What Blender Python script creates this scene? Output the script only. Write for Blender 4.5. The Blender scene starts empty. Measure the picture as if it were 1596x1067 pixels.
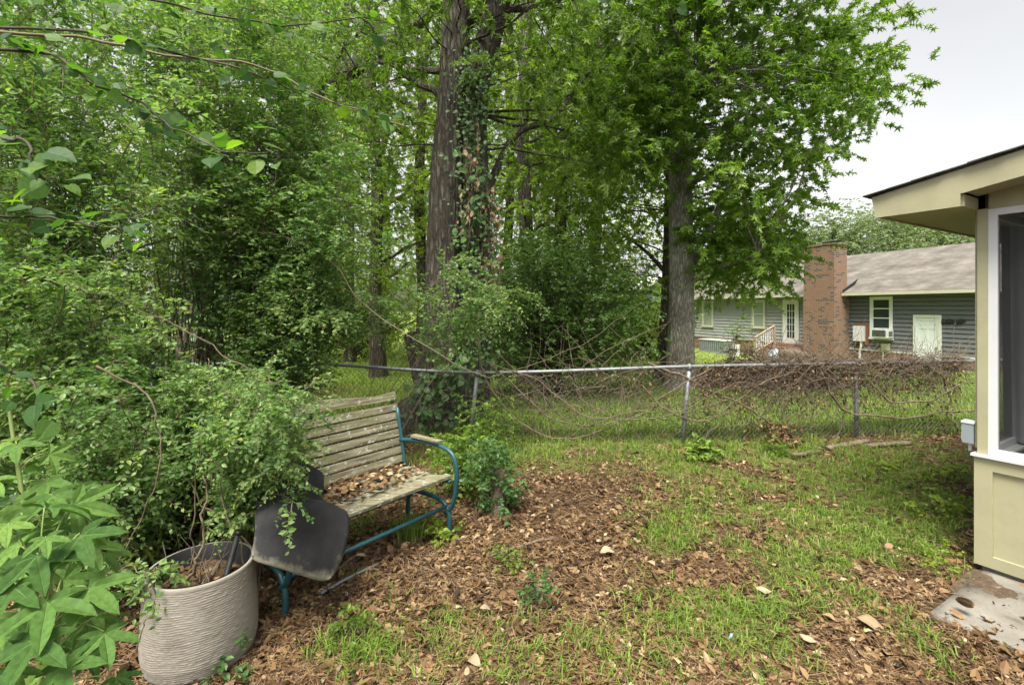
import bpy, math
import numpy as np
from math import radians, sin, cos, pi

# ------------------------------------------------------------------ camera, world, sun, exposure
scene = bpy.context.scene
FOC, HX, HY, CAMZ = 750.0, 798.0, 480.0, 1.65
cd = bpy.data.cameras.new("camera")
cam = bpy.data.objects.new("camera", cd)
scene.collection.objects.link(cam)
cam.location = (0, 0, CAMZ)
cam.rotation_euler = (radians(90), 0, 0)
cd.sensor_width = 36.0
cd.lens = FOC / 1596 * 36.0
cd.shift_y = -(533.5 - HY) / 1596
cd.clip_start = 0.05
cd.clip_end = 600
scene.camera = cam

SUN_DIR = np.array([-0.17, -0.45, 1.0]); SUN_DIR /= np.linalg.norm(SUN_DIR)
SUN_EL = math.asin(SUN_DIR[2]); SUN_AZ = math.atan2(SUN_DIR[0], SUN_DIR[1])
w = bpy.data.worlds.new("World"); scene.world = w; w.use_nodes = True
nt = w.node_tree; nt.nodes.clear()
sky = nt.nodes.new('ShaderNodeTexSky'); sky.sky_type = 'NISHITA'; sky.sun_disc = False
sky.sun_elevation = SUN_EL; sky.sun_rotation = SUN_AZ
sky.air_density = 1.0; sky.dust_density = 3.5; sky.ozone_density = 1.0
hs = nt.nodes.new('ShaderNodeHueSaturation'); hs.inputs['Saturation'].default_value = 0.06
tcw = nt.nodes.new('ShaderNodeTexCoord'); nzw = nt.nodes.new('ShaderNodeTexNoise')
nzw.inputs['Scale'].default_value = 2.2; nzw.inputs['Detail'].default_value = 5
crw = nt.nodes.new('ShaderNodeValToRGB')
crw.color_ramp.elements[0].color = (0.90, 0.915, 0.93, 1); crw.color_ramp.elements[1].color = (1.04, 1.03, 1.0, 1)
crw.color_ramp.elements[0].position = 0.3; crw.color_ramp.elements[1].position = 0.7
mxw = nt.nodes.new('ShaderNodeMixRGB'); mxw.blend_type = 'MULTIPLY'; mxw.inputs[0].default_value = 1
bg = nt.nodes.new('ShaderNodeBackground'); bg.inputs['Strength'].default_value = 0.088
wo = nt.nodes.new('ShaderNodeOutputWorld')
nt.links.new(sky.outputs[0], hs.inputs['Color']); nt.links.new(tcw.outputs['Generated'], nzw.inputs['Vector'])
nt.links.new(nzw.outputs['Fac'], crw.inputs[0]); nt.links.new(hs.outputs[0], mxw.inputs[1]); nt.links.new(crw.outputs[0], mxw.inputs[2])
nt.links.new(mxw.outputs[0], bg.inputs['Color']); nt.links.new(bg.outputs[0], wo.inputs[0])

sl = bpy.data.lights.new("sun", 'SUN'); sl.energy = 2.5; sl.angle = radians(26); sl.color = (1, 0.94, 0.80)
so = bpy.data.objects.new("sun", sl); scene.collection.objects.link(so)
from mathutils import Vector
so.rotation_euler = Vector(SUN_DIR).to_track_quat('Z', 'Y').to_euler()

vs = scene.view_settings; vs.view_transform = 'Standard'; vs.look = 'None'; vs.gamma = 1; vs.exposure = 1.7
vs.use_curve_mapping = False
cy = scene.cycles
cy.max_bounces = 7; cy.diffuse_bounces = 4; cy.glossy_bounces = 2; cy.transmission_bounces = 5; cy.transparent_max_bounces = 8
cy.caustics_reflective = False; cy.caustics_refractive = False
cy.use_denoising = True
cy.use_adaptive_sampling = True; cy.adaptive_threshold = 0.02

# ------------------------------------------------------------------ helpers
rng = np.random.default_rng(7)
COL = scene.collection

def P(px, py, Y):
    return np.array([(px - HX) / FOC * Y, Y, CAMZ - (py - HY) / FOC * Y])

def PA(px, py, Y):
    return np.stack([(px - HX) / FOC * Y, Y, CAMZ - (py - HY) / FOC * Y], -1)

def nrm(v):
    return v / np.maximum(np.linalg.norm(v, axis=-1, keepdims=True), 1e-9)

def gz(x, y):
    x = np.asarray(x, float); y = np.asarray(y, float)
    s = np.clip((y - 6.6) / 9.0, 0, 1); s = s * s * (3 - 2 * s)
    s2 = np.clip((y - 14) / 10.0, 0, 1); z = -0.5 * s - .35 * s2 * s2 * (3 - 2 * s2)
    z = z + 0.018 * np.sin(1.7 * x + .6) * np.cos(1.3 * y) + 0.010 * np.sin(4.1 * x + 2 * y) + 0.008 * np.sin(6.3 * y - 3.1 * x)
    return z

def G(px, py, z=0.0):
    """point on flat ground seen at px,py"""
    Y = FOC * (CAMZ - z) / (py - HY)
    return np.array([(px - HX) / FOC * Y, Y, z])

def tagobj(o, label=None, cat=None, group=None, kind=None):
    if label: o['label'] = label
    if cat: o['category'] = cat
    if group: o['group'] = group
    if kind: o['kind'] = kind
    return o

def thing(name, loc, label, cat, group=None):
    o = bpy.data.objects.new(name, None); COL.objects.link(o); o.location = tuple(float(c) for c in loc)
    o.empty_display_size = 0.1
    return tagobj(o, label, cat, group)

def mesh(name, V, F, mat, parent=None, uv=True, smooth=False, attr=None, luv=None):
    """V (n,3) world coordinates; F list of (m,k) int arrays or one array"""
    V = np.asarray(V, np.float64)
    if not isinstance(F, list): F = [F]
    F = [np.asarray(f, np.int32) for f in F if len(f)]
    org = np.zeros(3)
    if parent is not None:
        p = parent
        while p is not None:
            org = org + np.array(p.location); p = p.parent
    if parent is None and len(V):
        pass
    VV = (V - org).astype(np.float32)
    me = bpy.data.meshes.new(name)
    nl = sum(f.size for f in F); nf = sum(len(f) for f in F)
    me.vertices.add(len(VV)); me.vertices.foreach_set('co', VV.ravel())
    me.loops.add(nl); me.polygons.add(nf)
    idx = np.concatenate([f.ravel() for f in F]).astype(np.int32)
    tot = np.concatenate([np.full(len(f), f.shape[1], np.int32) for f in F])
    st = np.concatenate([[0], np.cumsum(tot)[:-1]]).astype(np.int32)
    me.loops.foreach_set('vertex_index', idx)
    me.polygons.foreach_set('loop_start', st)
    me.polygons.foreach_set('loop_total', tot)
    me.polygons.foreach_set('use_smooth', np.full(nf, bool(smooth)))
    if uv:
        ul = me.uv_layers.new(name='UVMap')
        out = []
        for f in F:
            p0 = V[f[:, 0]]; p1 = V[f[:, 1]]; p2 = V[f[:, 2]]
            n = nrm(np.cross(p1 - p0, p2 - p0))
            t = np.stack([-n[:, 1], n[:, 0], np.zeros(len(n))], -1)
            fl = np.linalg.norm(t, axis=1) < 1e-3
            t[fl] = (1, 0, 0); t = nrm(t)
            b = np.cross(n, t)
            pts = V[f]
            out.append(np.stack([(pts * t[:, None]).sum(-1), (pts * b[:, None]).sum(-1)], -1).reshape(-1, 2))
        ul.data.foreach_set('uv', np.concatenate(out).astype(np.float32).ravel())
    if attr is not None:
        a = me.attributes.new('tint', 'FLOAT', 'POINT'); a.data.foreach_set('value', np.asarray(attr, np.float32))
    if luv is not None:
        ul = me.uv_layers.new(name='LeafUV'); ul.data.foreach_set('uv', np.asarray(luv, np.float32)[idx].ravel())
    if mat: me.materials.append(mat)
    me.update(calc_edges=True); me.validate(verbose=False)
    o = bpy.data.objects.new(name, me); COL.objects.link(o)
    if parent is not None: o.parent = parent
    return o

class MB:
    def __init__(s): s.V = []; s.F = {}; s.n = 0; s.T = []
    def add(s, V, F, t=None):
        V = np.asarray(V, float)
        if not isinstance(F, list): F = [F]
        for f in F:
            f = np.asarray(f, int)
            s.F.setdefault(f.shape[1], []).append(f + s.n)
        s.V.append(V); s.n += len(V)
        s.T.append(np.full(len(V), .5) if t is None else np.broadcast_to(t, (len(V),)))
        return s
    def box(s, c, sz, ax=None, t=None):
        """centre, size, ax = 3 row vectors"""
        ax = np.eye(3) if ax is None else np.asarray(ax, float)
        h = np.array(sz, float) / 2
        q = np.array([[i, j, k] for k in (-1, 1) for j in (-1, 1) for i in (-1, 1)]) * h
        V = np.array(c) + q @ ax
        Fq = [[0, 2, 3, 1], [4, 5, 7, 6], [0, 1, 5, 4], [2, 6, 7, 3], [1, 3, 7, 5], [0, 4, 6, 2]]
        if np.linalg.det(ax) < 0: Fq = [f[::-1] for f in Fq]
        return s.add(V, [Fq], t)
    def tube(s, pts, r, sides=8, t=None):
        V, Fq, C = tube(pts, r, sides)
        s.add(V, Fq, t); s.F.setdefault(sides, []).extend([np.array([c]) + s.n - len(V) for c in C])
        return s
    def build(s, name, mat, parent=None, smooth=False, **k):
        return mesh(name, np.concatenate(s.V), [np.concatenate(v) for v in s.F.values()], mat, parent, smooth=smooth,
                    attr=np.concatenate(s.T), **k)

def tube(pts, r, sides=8):
    pts = np.asarray(pts, float); n = len(pts)
    r = np.broadcast_to(np.asarray(r, float), (n,))
    T = nrm(np.gradient(pts, axis=0))
    ref = np.array([0, 0, 1.]) if abs(T[0, 2]) < .9 else np.array([1., 0, 0])
    N = np.zeros_like(pts); v = nrm(np.cross(T[0], ref)); N[0] = v
    for i in range(1, n):
        v = v - T[i] * v.dot(T[i]); v = nrm(v); N[i] = v
    B = np.cross(T, N)
    a = np.arange(sides) * 2 * pi / sides
    V = pts[:, None] + r[:, None, None] * (np.cos(a)[None, :, None] * N[:, None] + np.sin(a)[None, :, None] * B[:, None])
    i = np.arange(n - 1)[:, None] * sides; j = np.arange(sides)[None]; j2 = (j + 1) % sides
    Fq = np.stack([i + j, i + j2, i + sides + j2, i + sides + j], -1).reshape(-1, 4)
    caps = [np.arange(sides)[::-1], np.arange(sides) + (n - 1) * sides]
    return V.reshape(-1, 3), Fq, caps

def tubes_batch(PT, R, sides=3):
    """PT (S,k,3), R (S,k)"""
    S, k, _ = PT.shape
    T = nrm(np.gradient(PT, axis=1))
    ref = np.where(np.abs(T[:, :1, 2:3]) < .9, np.array([0, 0, 1.]), np.array([1., 0, 0]))
    N = nrm(np.cross(T, np.broadcast_to(ref, T.shape))); B = np.cross(T, N)
    a = np.arange(sides) * 2 * pi / sides
    V = PT[:, :, None] + R[:, :, None, None] * (np.cos(a)[None, None, :, None] * N[:, :, None] + np.sin(a)[None, None, :, None] * B[:, :, None])
    base = (np.arange(S) * k * sides)[:, None, None]; i = (np.arange(k - 1) * sides)[None, :, None]; j = np.arange(sides)[None, None]
    j2 = (j + 1) % sides
    Fq = np.stack([base + i + j, base + i + j2, base + i + sides + j2, base + i + sides + j], -1).reshape(-1, 4)
    return V.reshape(-1, 3), Fq

def bez(a, b, c, n):
    t = np.linspace(0, 1, n)[:, None]
    return (1 - t) ** 2 * np.asarray(a) + 2 * t * (1 - t) * np.asarray(b) + t * t * np.asarray(c)

def spline(pts, n):
    pts = np.asarray(pts, float); m = len(pts)
    t = np.linspace(0, m - 1 - 1e-6, n); i = t.astype(int); f = (t - i)[:, None]
    q = np.vstack([2 * pts[0] - pts[1], pts, 2 * pts[-1] - pts[-2]])
    p0, p1, p2, p3 = q[i], q[i + 1], q[i + 2], q[i + 3]
    return .5 * (2 * p1 + (p2 - p0) * f + (2 * p0 - 5 * p1 + 4 * p2 - p3) * f ** 2 + (3 * p1 - p0 - 3 * p2 + p3) * f ** 3)

def wob(pts, amp, f=1.0, r=None):
    r = r or rng
    pts = np.array(pts, float); n = len(pts); t = np.linspace(0, 1, n)
    for d in range(3):
        for h in (1, 2, 3, 5):
            pts[:, d] += amp / h * sin(0) + amp / h * np.sin(t * h * 2 * pi * f + r.uniform(0, 6.28)) * r.uniform(.3, 1) * np.minimum(1, t * 4)
    return pts

# ------------------------------------------------------------------ leaf templates (x along leaf, unit length)
def T_(V, F): return np.array(V, float), np.array(F, int)
LEAF2 = T_([(0, 0, 0), (.45, -.27, .07), (1, 0, -.05), (.45, .27, .07)], [(0, 1, 2), (0, 2, 3)])
LEAF6 = T_([(0, 0, 0), (.22, -.24, .05), (.6, -.27, .05), (1, 0, -.12), (.6, .27, .05), (.22, .24, .05), (.45, 0, 0)],
           [(0, 1, 6), (1, 2, 6), (2, 3, 6), (6, 3, 4), (6, 4, 5), (6, 5, 0)])
def heart():
    c = [(0, 0), (-.08, .22), (.05, .42), (.3, .48), (.6, .36), (.82, .17), (1, 0)]
    V = [(0.0, 0, 0), (.3, 0, -.02), (.6, 0, -.03)]
    Vl = [(x, y, .12 * y + (-.10 * x * x)) for x, y in c[1:6]]; tip = (1, 0, -.16)
    V = V + Vl + [tip] + [(x, -y, z) for x, y, z in Vl]
    F = [(0, 4, 3), (0, 1, 5), (0, 5, 4), (1, 6, 5), (1, 2, 6), (2, 7, 6), (2, 8, 7)]
    F2 = []
    mp = {3: 9, 4: 10, 5: 11, 6: 12, 7: 13}
    for a, b, c_ in F: F2.append(tuple(mp.get(q, q) for q in (a, c_, b)))
    return T_(V, F + F2)
HEART = heart()
def star(detail=False):
    tips = [(-112, .62), (-56, .92), (0, 1.0), (56, .92), (112, .62)]
    notch = [(-150, .20), (-84, .30), (-28, .35), (28, .35), (84, .30), (150, .20)]
    V = [(0, 0, 0)]; F = []
    pol = lambda a, r, z: (r * cos(radians(a)), r * sin(radians(a)), z)
    for a, r in notch: V.append(pol(a, r, .05))
    for i, (a, r) in enumerate(tips):
        k = len(V)
        if not detail:
            V.append(pol(a, r, -.1 * r)); F += [(0, 1 + i, k), (0, k, 2 + i)]
        else:
            w = 15
            V += [pol(a - w, r * .62, .03), pol(a, r * .55, -.045), pol(a + w, r * .62, .03), pol(a, r, -.16 * r),
                  pol(a - w * .55, r * .82, -.03), pol(a + w * .55, r * .82, -.03), pol(a, r * .8, -.09)]
            F += [(0, 1 + i, k + 1), (1 + i, k, k + 1), (k, k + 4, k + 6), (k, k + 6, k + 1), (k + 4, k + 3, k + 6), (k + 6, k + 3, k + 5), (k + 6, k + 5, k + 2), (k + 1, k + 6, k + 2), (k + 1, k + 2, 2 + i), (0, k + 1, 2 + i)]
    V = np.array(V); V[:, 0] += .12
    V[0] = (0.05, 0, -.02)
    return T_(V, F)
STAR = star(); STARD = star(True)

def leaves(pos, xd, nd, size, tpl, tint=None, r=None):
    r = r or rng
    TV, TF = tpl
    X = nrm(xd); Z = nrm(nd - X * (nd * X).sum(-1, keepdims=True)); Yv = np.cross(Z, X)
    sc = np.broadcast_to(np.asarray(size, float), (len(pos),))[:, None, None]
    V = pos[:, None] + sc * (TV[None, :, 0:1] * X[:, None] + TV[None, :, 1:2] * Yv[:, None] + TV[None, :, 2:3] * Z[:, None])
    F = (np.arange(len(pos)) * len(TV))[:, None, None] + TF[None]
    if tint is None: tint = r.uniform(0, 1, len(pos))
    return V.reshape(-1, 3), F.reshape(-1, TF.shape[1]), np.repeat(tint, len(TV))

def sprays(st, di, L, nleaf, lsize, tpl, droop=.35, r=None, flat=.55, k=4, twr=.0016, s0=.12, tint_c=None, hang=0.0):
    """twigs from st along di, returns twig tubes and leaves"""
    r = r or rng
    S = len(st); di = nrm(di); L = np.broadcast_to(L, (S,))
    def at(s):
        return st[:, None] + di[:, None] * (L[:, None] * s)[..., None] + np.array([0, 0, -1.]) * (droop * L[:, None] * s ** 2)[..., None]
    s = np.broadcast_to(np.linspace(0, 1, k), (S, k)); tw = at(s)
    if len(tw): tw[:, 1:-1] += r.normal(0, 1, tw[:, 1:-1].shape) * (L[:, None, None] * .02)
    TVt, TFt = tubes_batch(tw, twr * np.linspace(1, .45, k)[None] * np.ones((S, 1)), 3)
    u = np.clip(np.linspace(s0, 1, nleaf)[None] + r.uniform(-.03, .03, (S, nleaf)), 0, 1)
    p = at(u); tan = nrm(di[:, None] + np.array([0, 0, -1.]) * (2 * droop * u)[..., None])
    side = nrm(np.cross(tan, np.array([0, 0, 1.])) + r.normal(0, .05, tan.shape))
    sg = np.where(np.arange(nleaf) % 2 == 0, 1., -1.)[None, :, None]
    xd = tan * r.uniform(.25, .8, (S, nleaf, 1)) + side * sg * .8 + r.normal(0, .28, tan.shape) + np.array([0, 0, -1.]) * hang * r.uniform(.2, 1.6, (S, nleaf, 1))
    nd = np.array([0, 0, 1.]) * flat + r.normal(0, .42 + .3 * hang, tan.shape) + tan * .1
    sz = lsize * r.uniform(.55, 1.15, (S, nleaf)) * (1 - .35 * u ** 3)
    base = r.uniform(0, 1, (S, 1)) if tint_c is None else tint_c[:, None]
    tt = np.clip(base * .55 + r.uniform(0, .45, (S, nleaf)), 0, 1)
    V, F, t = leaves(p.reshape(-1, 3), xd.reshape(-1, 3), nd.reshape(-1, 3), sz.ravel(), tpl, tt.ravel(), r)
    return (TVt, TFt), (V, F, t)

def inpoly(poly, n, r=None):
    r = r or rng
    poly = np.array(poly, float); out = []
    lo, hi = poly.min(0), poly.max(0); m = 0
    while m < n:
        q = r.uniform(lo, hi, (n * 2 + 20, 2)); c = np.zeros(len(q), bool); j = len(poly) - 1
        for i in range(len(poly)):
            xi, yi = poly[i]; xj, yj = poly[j]
            c ^= ((yi > q[:, 1]) != (yj > q[:, 1])) & (q[:, 0] < (xj - xi) * (q[:, 1] - yi) / (yj - yi + 1e-12) + xi); j = i
        out.append(q[c]); m += c.sum()
    return np.concatenate(out)[:n]

def vol(poly, Y0, Y1, n, r=None):
    r = r or rng
    q = inpoly(poly, n, r); Y = r.uniform(Y0, Y1, n)
    return PA(q[:, 0], q[:, 1], Y)

# ------------------------------------------------------------------ materials
def newmat(name):
    m = bpy.data.materials.new(name); m.use_nodes = True
    n = m.node_tree; b = n.nodes['Principled BSDF']; return m, n, b

def ramp(n, cols, pos=None):
    c = n.nodes.new('ShaderNodeValToRGB'); e = c.color_ramp.elements
    pos = pos or [i / (len(cols) - 1) for i in range(len(cols))]
    while len(e) < len(cols): e.new(.5)
    for i, (p, q) in enumerate(zip(pos, cols)): e[i].position = p; e[i].color = (*q, 1)
    return c

def leafmat(name, cols, trans=.38, tcol=(1.25, 1.45, .55), rough=.42, spec=.35):
    g_ = {'gum_leaf': 1.25, 'bright_leaf': 1.2, 'sunlit_leaf': 1.1, 'wood_leaf': 1.2, 'dark_leaf': 1.15, 'privet_leaf': 1.08}.get(name, 1.0)
    cols = [tuple(min(.6, v * g_) for v in c_) for c_ in cols]
    m, n, b = newmat(name)
    a = n.nodes.new('ShaderNodeAttribute'); a.attribute_name = 'tint'
    c = ramp(n, cols); n.links.new(a.outputs['Fac'], c.inputs[0])
    n.links.new(c.outputs[0], b.inputs['Base Color'])
    b.inputs['Roughness'].default_value = rough; b.inputs['Specular IOR Level'].default_value = spec
    tr = n.nodes.new('ShaderNodeBsdfTranslucent'); mu = n.nodes.new('ShaderNodeMixRGB'); mu.blend_type = 'MULTIPLY'; mu.inputs[0].default_value = 1
    mu.inputs[2].default_value = (*tcol, 1); n.links.new(c.outputs[0], mu.inputs[1]); n.links.new(mu.outputs[0], tr.inputs[0])
    mx = n.nodes.new('ShaderNodeMixShader'); mx.inputs[0].default_value = trans
    n.links.new(b.outputs[0], mx.inputs[1]); n.links.new(tr.outputs[0], mx.inputs[2])
    n.links.new(mx.outputs[0], n.nodes['Material Output'].inputs[0])
    return m

def veins(m, kind, depth=.45):
    n = m.node_tree; N = n.nodes; L = n.links
    uv = N.new('ShaderNodeUVMap'); uv.uv_map = 'LeafUV'; sp = N.new('ShaderNodeSeparateXYZ'); L.new(uv.outputs[0], sp.inputs[0])
    def M(op, a, b=None, c=None):
        q = N.new('ShaderNodeMath'); q.operation = op
        for i, v in enumerate((a, b, c)):
            if v is None: continue
            if isinstance(v, (int, float)): q.inputs[i].default_value = v
            else: L.new(v, q.inputs[i])
        return q.outputs[0]
    x, y = sp.outputs['X'], sp.outputs['Y']
    if kind == 'star':
        x = M('SUBTRACT', x, .12); ang = M('ARCTAN2', y, x); rr = M('SQRT', M('ADD', M('MULTIPLY', x, x), M('MULTIPLY', y, y)))
        st = radians(56); loc = M('SUBTRACT', M('FRACT', M('ADD', M('DIVIDE', ang, st), 10.5)), .5); la = M('MULTIPLY', loc, st)
        d = M('ABSOLUTE', M('MULTIPLY', rr, M('SINE', la))); al = M('MULTIPLY', rr, M('COSINE', la)); fr = 15.0
    else:
        d = M('ABSOLUTE', y); al = x; fr = 8.0
    main = M('SMOOTH_MIN', M('DIVIDE', d, .016), 1.0, .2)
    side = M('ABSOLUTE', M('SUBTRACT', M('FRACT', M('MULTIPLY', M('SUBTRACT', al, M('MULTIPLY', d, .9)), fr)), .5))
    side = M('SMOOTH_MIN', M('DIVIDE', side, .09), 1.0, .2)
    v = M('MULTIPLY', main, M('ADD', M('MULTIPLY', side, .5), .5))
    mixc = N.new('ShaderNodeMixRGB'); mixc.blend_type = 'MIX'
    b = N['Principled BSDF']; src = b.inputs['Base Color'].links[0].from_socket
    nz = N.new('ShaderNodeTexNoise'); nz.inputs['Scale'].default_value = 9; nz.inputs['Detail'].default_value = 6; L.new(uv.outputs[0], nz.inputs['Vector'])
    vr = ramp(n, [(.72, .72, .7), (1.15, 1.12, 1.05)], [.35, .65]); L.new(nz.outputs['Fac'], vr.inputs[0])
    mu = N.new('ShaderNodeMixRGB'); mu.blend_type = 'MULTIPLY'; mu.inputs[0].default_value = 1; L.new(src, mu.inputs[1]); L.new(vr.outputs[0], mu.inputs[2])
    br = N.new('ShaderNodeMixRGB'); br.blend_type = 'MIX'; br.inputs[2].default_value = (.22, .32, .11, 1); L.new(mu.outputs[0], br.inputs[1])
    L.new(M('MULTIPLY', M('SUBTRACT', 1.0, v), depth), br.inputs[0]); L.new(br.outputs[0], b.inputs['Base Color'])
    bu = N.new('ShaderNodeBump'); bu.inputs['Strength'].default_value = .5; bu.inputs['Distance'].default_value = .002; L.new(v, bu.inputs['Height']); L.new(bu.outputs[0], b.inputs['Normal'])

def noisemat(name, cols, scale=8, rough=.8, bump=.3, bscale=None, pos=None, detail=6, coord='Object', mscale=(1, 1, 1), spec=.3, metal=0, bdist=.02, distort=0):
    m, n, b = newmat(name)
    tc = n.nodes.new('ShaderNodeTexCoord'); mp = n.nodes.new('ShaderNodeMapping'); mp.inputs['Scale'].default_value = mscale
    n.links.new(tc.outputs[coord], mp.inputs[0])
    z = n.nodes.new('ShaderNodeTexNoise'); z.inputs['Scale'].default_value = scale; z.inputs['Detail'].default_value = detail
    z.inputs['Distortion'].default_value = distort
    n.links.new(mp.outputs[0], z.inputs['Vector'])
    c = ramp(n, cols, pos); n.links.new(z.outputs['Fac'], c.inputs[0]); n.links.new(c.outputs[0], b.inputs['Base Color'])
    b.inputs['Roughness'].default_value = rough; b.inputs['Specular IOR Level'].default_value = spec; b.inputs['Metallic'].default_value = metal
    if bump:
        z2 = n.nodes.new('ShaderNodeTexNoise'); z2.inputs['Scale'].default_value = bscale or scale * 2; z2.inputs['Detail'].default_value = 6
        n.links.new(mp.outputs[0], z2.inputs['Vector'])
        bu = n.nodes.new('ShaderNodeBump'); bu.inputs['Strength'].default_value = bump; bu.inputs['Distance'].default_value = bdist
        n.links.new(z2.outputs['Fac'], bu.inputs['Height']); n.links.new(bu.outputs[0], b.inputs['Normal'])
    return m

L_PRIVET = leafmat('privet_leaf', [(.045, .10, .03), (.08, .16, .045), (.135, .235, .066), (.235, .34, .12), (.34, .33, .09)], trans=.42)
L_DARK = leafmat('dark_leaf', [(.04, .08, .02), (.07, .13, .03), (.115, .19, .046), (.19, .26, .085)], rough=.3, spec=.5)
L_GUM = leafmat('gum_leaf', [(.055, .10, .02), (.09, .155, .026), (.14, .215, .035), (.21, .29, .05)], trans=.52)
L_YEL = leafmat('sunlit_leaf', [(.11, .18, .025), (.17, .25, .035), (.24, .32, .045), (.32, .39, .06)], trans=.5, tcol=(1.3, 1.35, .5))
L_MID = leafmat('wood_leaf', [(.05, .088, .018), (.085, .14, .026), (.13, .2, .036), (.2, .28, .055)], trans=.52)
L_BRI = leafmat('bright_leaf', [(.075, .13, .022), (.12, .19, .03), (.18, .26, .04), (.25, .33, .055)], trans=.55, tcol=(1.3, 1.4, .5))
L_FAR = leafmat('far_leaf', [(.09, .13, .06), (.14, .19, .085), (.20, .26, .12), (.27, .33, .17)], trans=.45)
L_IVY = leafmat('vine_leaf', [(.035, .085, .024), (.055, .125, .034), (.085, .17, .048), (.13, .22, .07)], trans=.35)
L_RED = leafmat('redbud_leaf', [(.04, .10, .035), (.06, .14, .04), (.10, .20, .04), (.16, .26, .04)], trans=.5, tcol=(1.4, 1.6, .4), rough=.5)
L_STAR = leafmat('star_leaf', [(.055, .125, .032), (.085, .175, .042), (.12, .225, .055), (.19, .31, .07)], trans=.3, rough=.6, spec=.15)
L_DEAD = leafmat('dead_leaf', [(.06, .035, .02), (.13, .08, .045), (.22, .14, .075), (.29, .215, .13), (.37, .31, .21)], trans=.15, tcol=(1.2, .9, .6), rough=.65)
L_LITTER = leafmat('litter_leaf', [(.025, .015, .008), (.085, .048, .023), (.18, .105, .05), (.28, .185, .095), (.42, .35, .23)], trans=.05, tcol=(1.1, .9, .6), rough=.7)
L_GRASS = leafmat('grass_blade', [(.08, .14, .03), (.135, .215, .038), (.20, .30, .05), (.30, .37, .09)], trans=.4, tcol=(1.2, 1.3, .5), rough=.5)
L_NEEDLE = leafmat('pine_needle', [(.05, .027, .013), (.12, .065, .03), (.20, .12, .06), (.29, .21, .125)], trans=0, rough=.7)

veins(L_STAR, 'star'); veins(L_RED, 'heart', .3)

def barkmat(name, cols, sc=1.0, vs_=2.2, bump=.9, dist=.03):
    m, n, b = newmat(name)
    tc = n.nodes.new('ShaderNodeTexCoord'); mp = n.nodes.new('ShaderNodeMapping'); mp.inputs['Scale'].default_value = (14 * sc, 14 * sc, vs_ * sc)
    n.links.new(tc.outputs['Object'], mp.inputs[0])
    z = n.nodes.new('ShaderNodeTexNoise'); z.inputs['Scale'].default_value = 1.0; z.inputs['Detail'].default_value = 7; z.inputs['Roughness'].default_value = .65; z.inputs['Distortion'].default_value = .6
    v = n.nodes.new('ShaderNodeTexVoronoi'); v.feature = 'DISTANCE_TO_EDGE'; v.inputs['Scale'].default_value = 1.3
    n.links.new(mp.outputs[0], z.inputs['Vector'])
    ad = n.nodes.new('ShaderNodeVectorMath'); ad.operation = 'ADD'; n.links.new(mp.outputs[0], ad.inputs[0]); n.links.new(z.outputs['Color'], ad.inputs[1]); n.links.new(ad.outputs[0], v.inputs['Vector'])
    mr = n.nodes.new('ShaderNodeMapRange'); mr.inputs['From Max'].default_value = .28; n.links.new(v.outputs['Distance'], mr.inputs[0])
    mul = n.nodes.new('ShaderNodeMath'); mul.operation = 'MULTIPLY_ADD'; mul.inputs[1].default_value = .55
    sub = n.nodes.new('ShaderNodeMath'); sub.operation = 'MULTIPLY'; sub.inputs[1].default_value = .6
    n.links.new(z.outputs['Fac'], sub.inputs[0]); n.links.new(mr.outputs[0], mul.inputs[0]); n.links.new(sub.outputs[0], mul.inputs[2])
    c = ramp(n, cols, [.15, .5, .95]); n.links.new(mul.outputs[0], c.inputs[0])
    z3 = n.nodes.new('ShaderNodeTexNoise'); z3.inputs['Scale'].default_value = 1.6; z3.inputs['Detail'].default_value = 4
    n.links.new(tc.outputs['Object'], z3.inputs['Vector'])
    c3 = ramp(n, [(.65, .62, .58), (1.25, 1.25, 1.2)], [.35, .65]); n.links.new(z3.outputs['Fac'], c3.inputs[0])
    mm = n.nodes.new('ShaderNodeMixRGB'); mm.blend_type = 'MULTIPLY'; mm.inputs[0].default_value = .8
    n.links.new(c.outputs[0], mm.inputs[1]); n.links.new(c3.outputs[0], mm.inputs[2]); n.links.new(mm.outputs[0], b.inputs['Base Color'])
    bu = n.nodes.new('ShaderNodeBump'); bu.inputs['Strength'].default_value = bump; bu.inputs['Distance'].default_value = dist
    n.links.new(mul.outputs[0], bu.inputs['Height']); n.links.new(bu.outputs[0], b.inputs['Normal']); b.inputs['Roughness'].default_value = .9
    b.inputs['Specular IOR Level'].default_value = .15
    return m
B_OAK = barkmat('grey_furrowed_bark', [(.09, .08, .068), (.25, .232, .205), (.38, .36, .325)], 1.1, 3.2)
B_MAIN = barkmat('brown_shaggy_bark', [(.05, .043, .036), (.088, .078, .066), (.145, .13, .112)], 1.0, 2.6, 1.0, .05)
B_DARK = barkmat('dark_bark', [(.02, .016, .013), (.07, .058, .046), (.16, .14, .115)], 1.0, 2.2)
M_TWIG = noisemat('twig_bark', [(.10, .08, .05), (.2, .165, .11)], 20, .85, .2)
M_TWIGD = noisemat('dark_twig', [(.035, .028, .02), (.085, .068, .05)], 20, .85, .2)
M_VINE = noisemat('dead_vine_bark', [(.06, .045, .032), (.14, .105, .078), (.25, .20, .155)], 14, .9, .3)
M_PLANTER = noisemat('planter_resin', [(.22, .20, .17), (.31, .285, .245)], 6, .8, .5, 60, bdist=.004)
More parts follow.
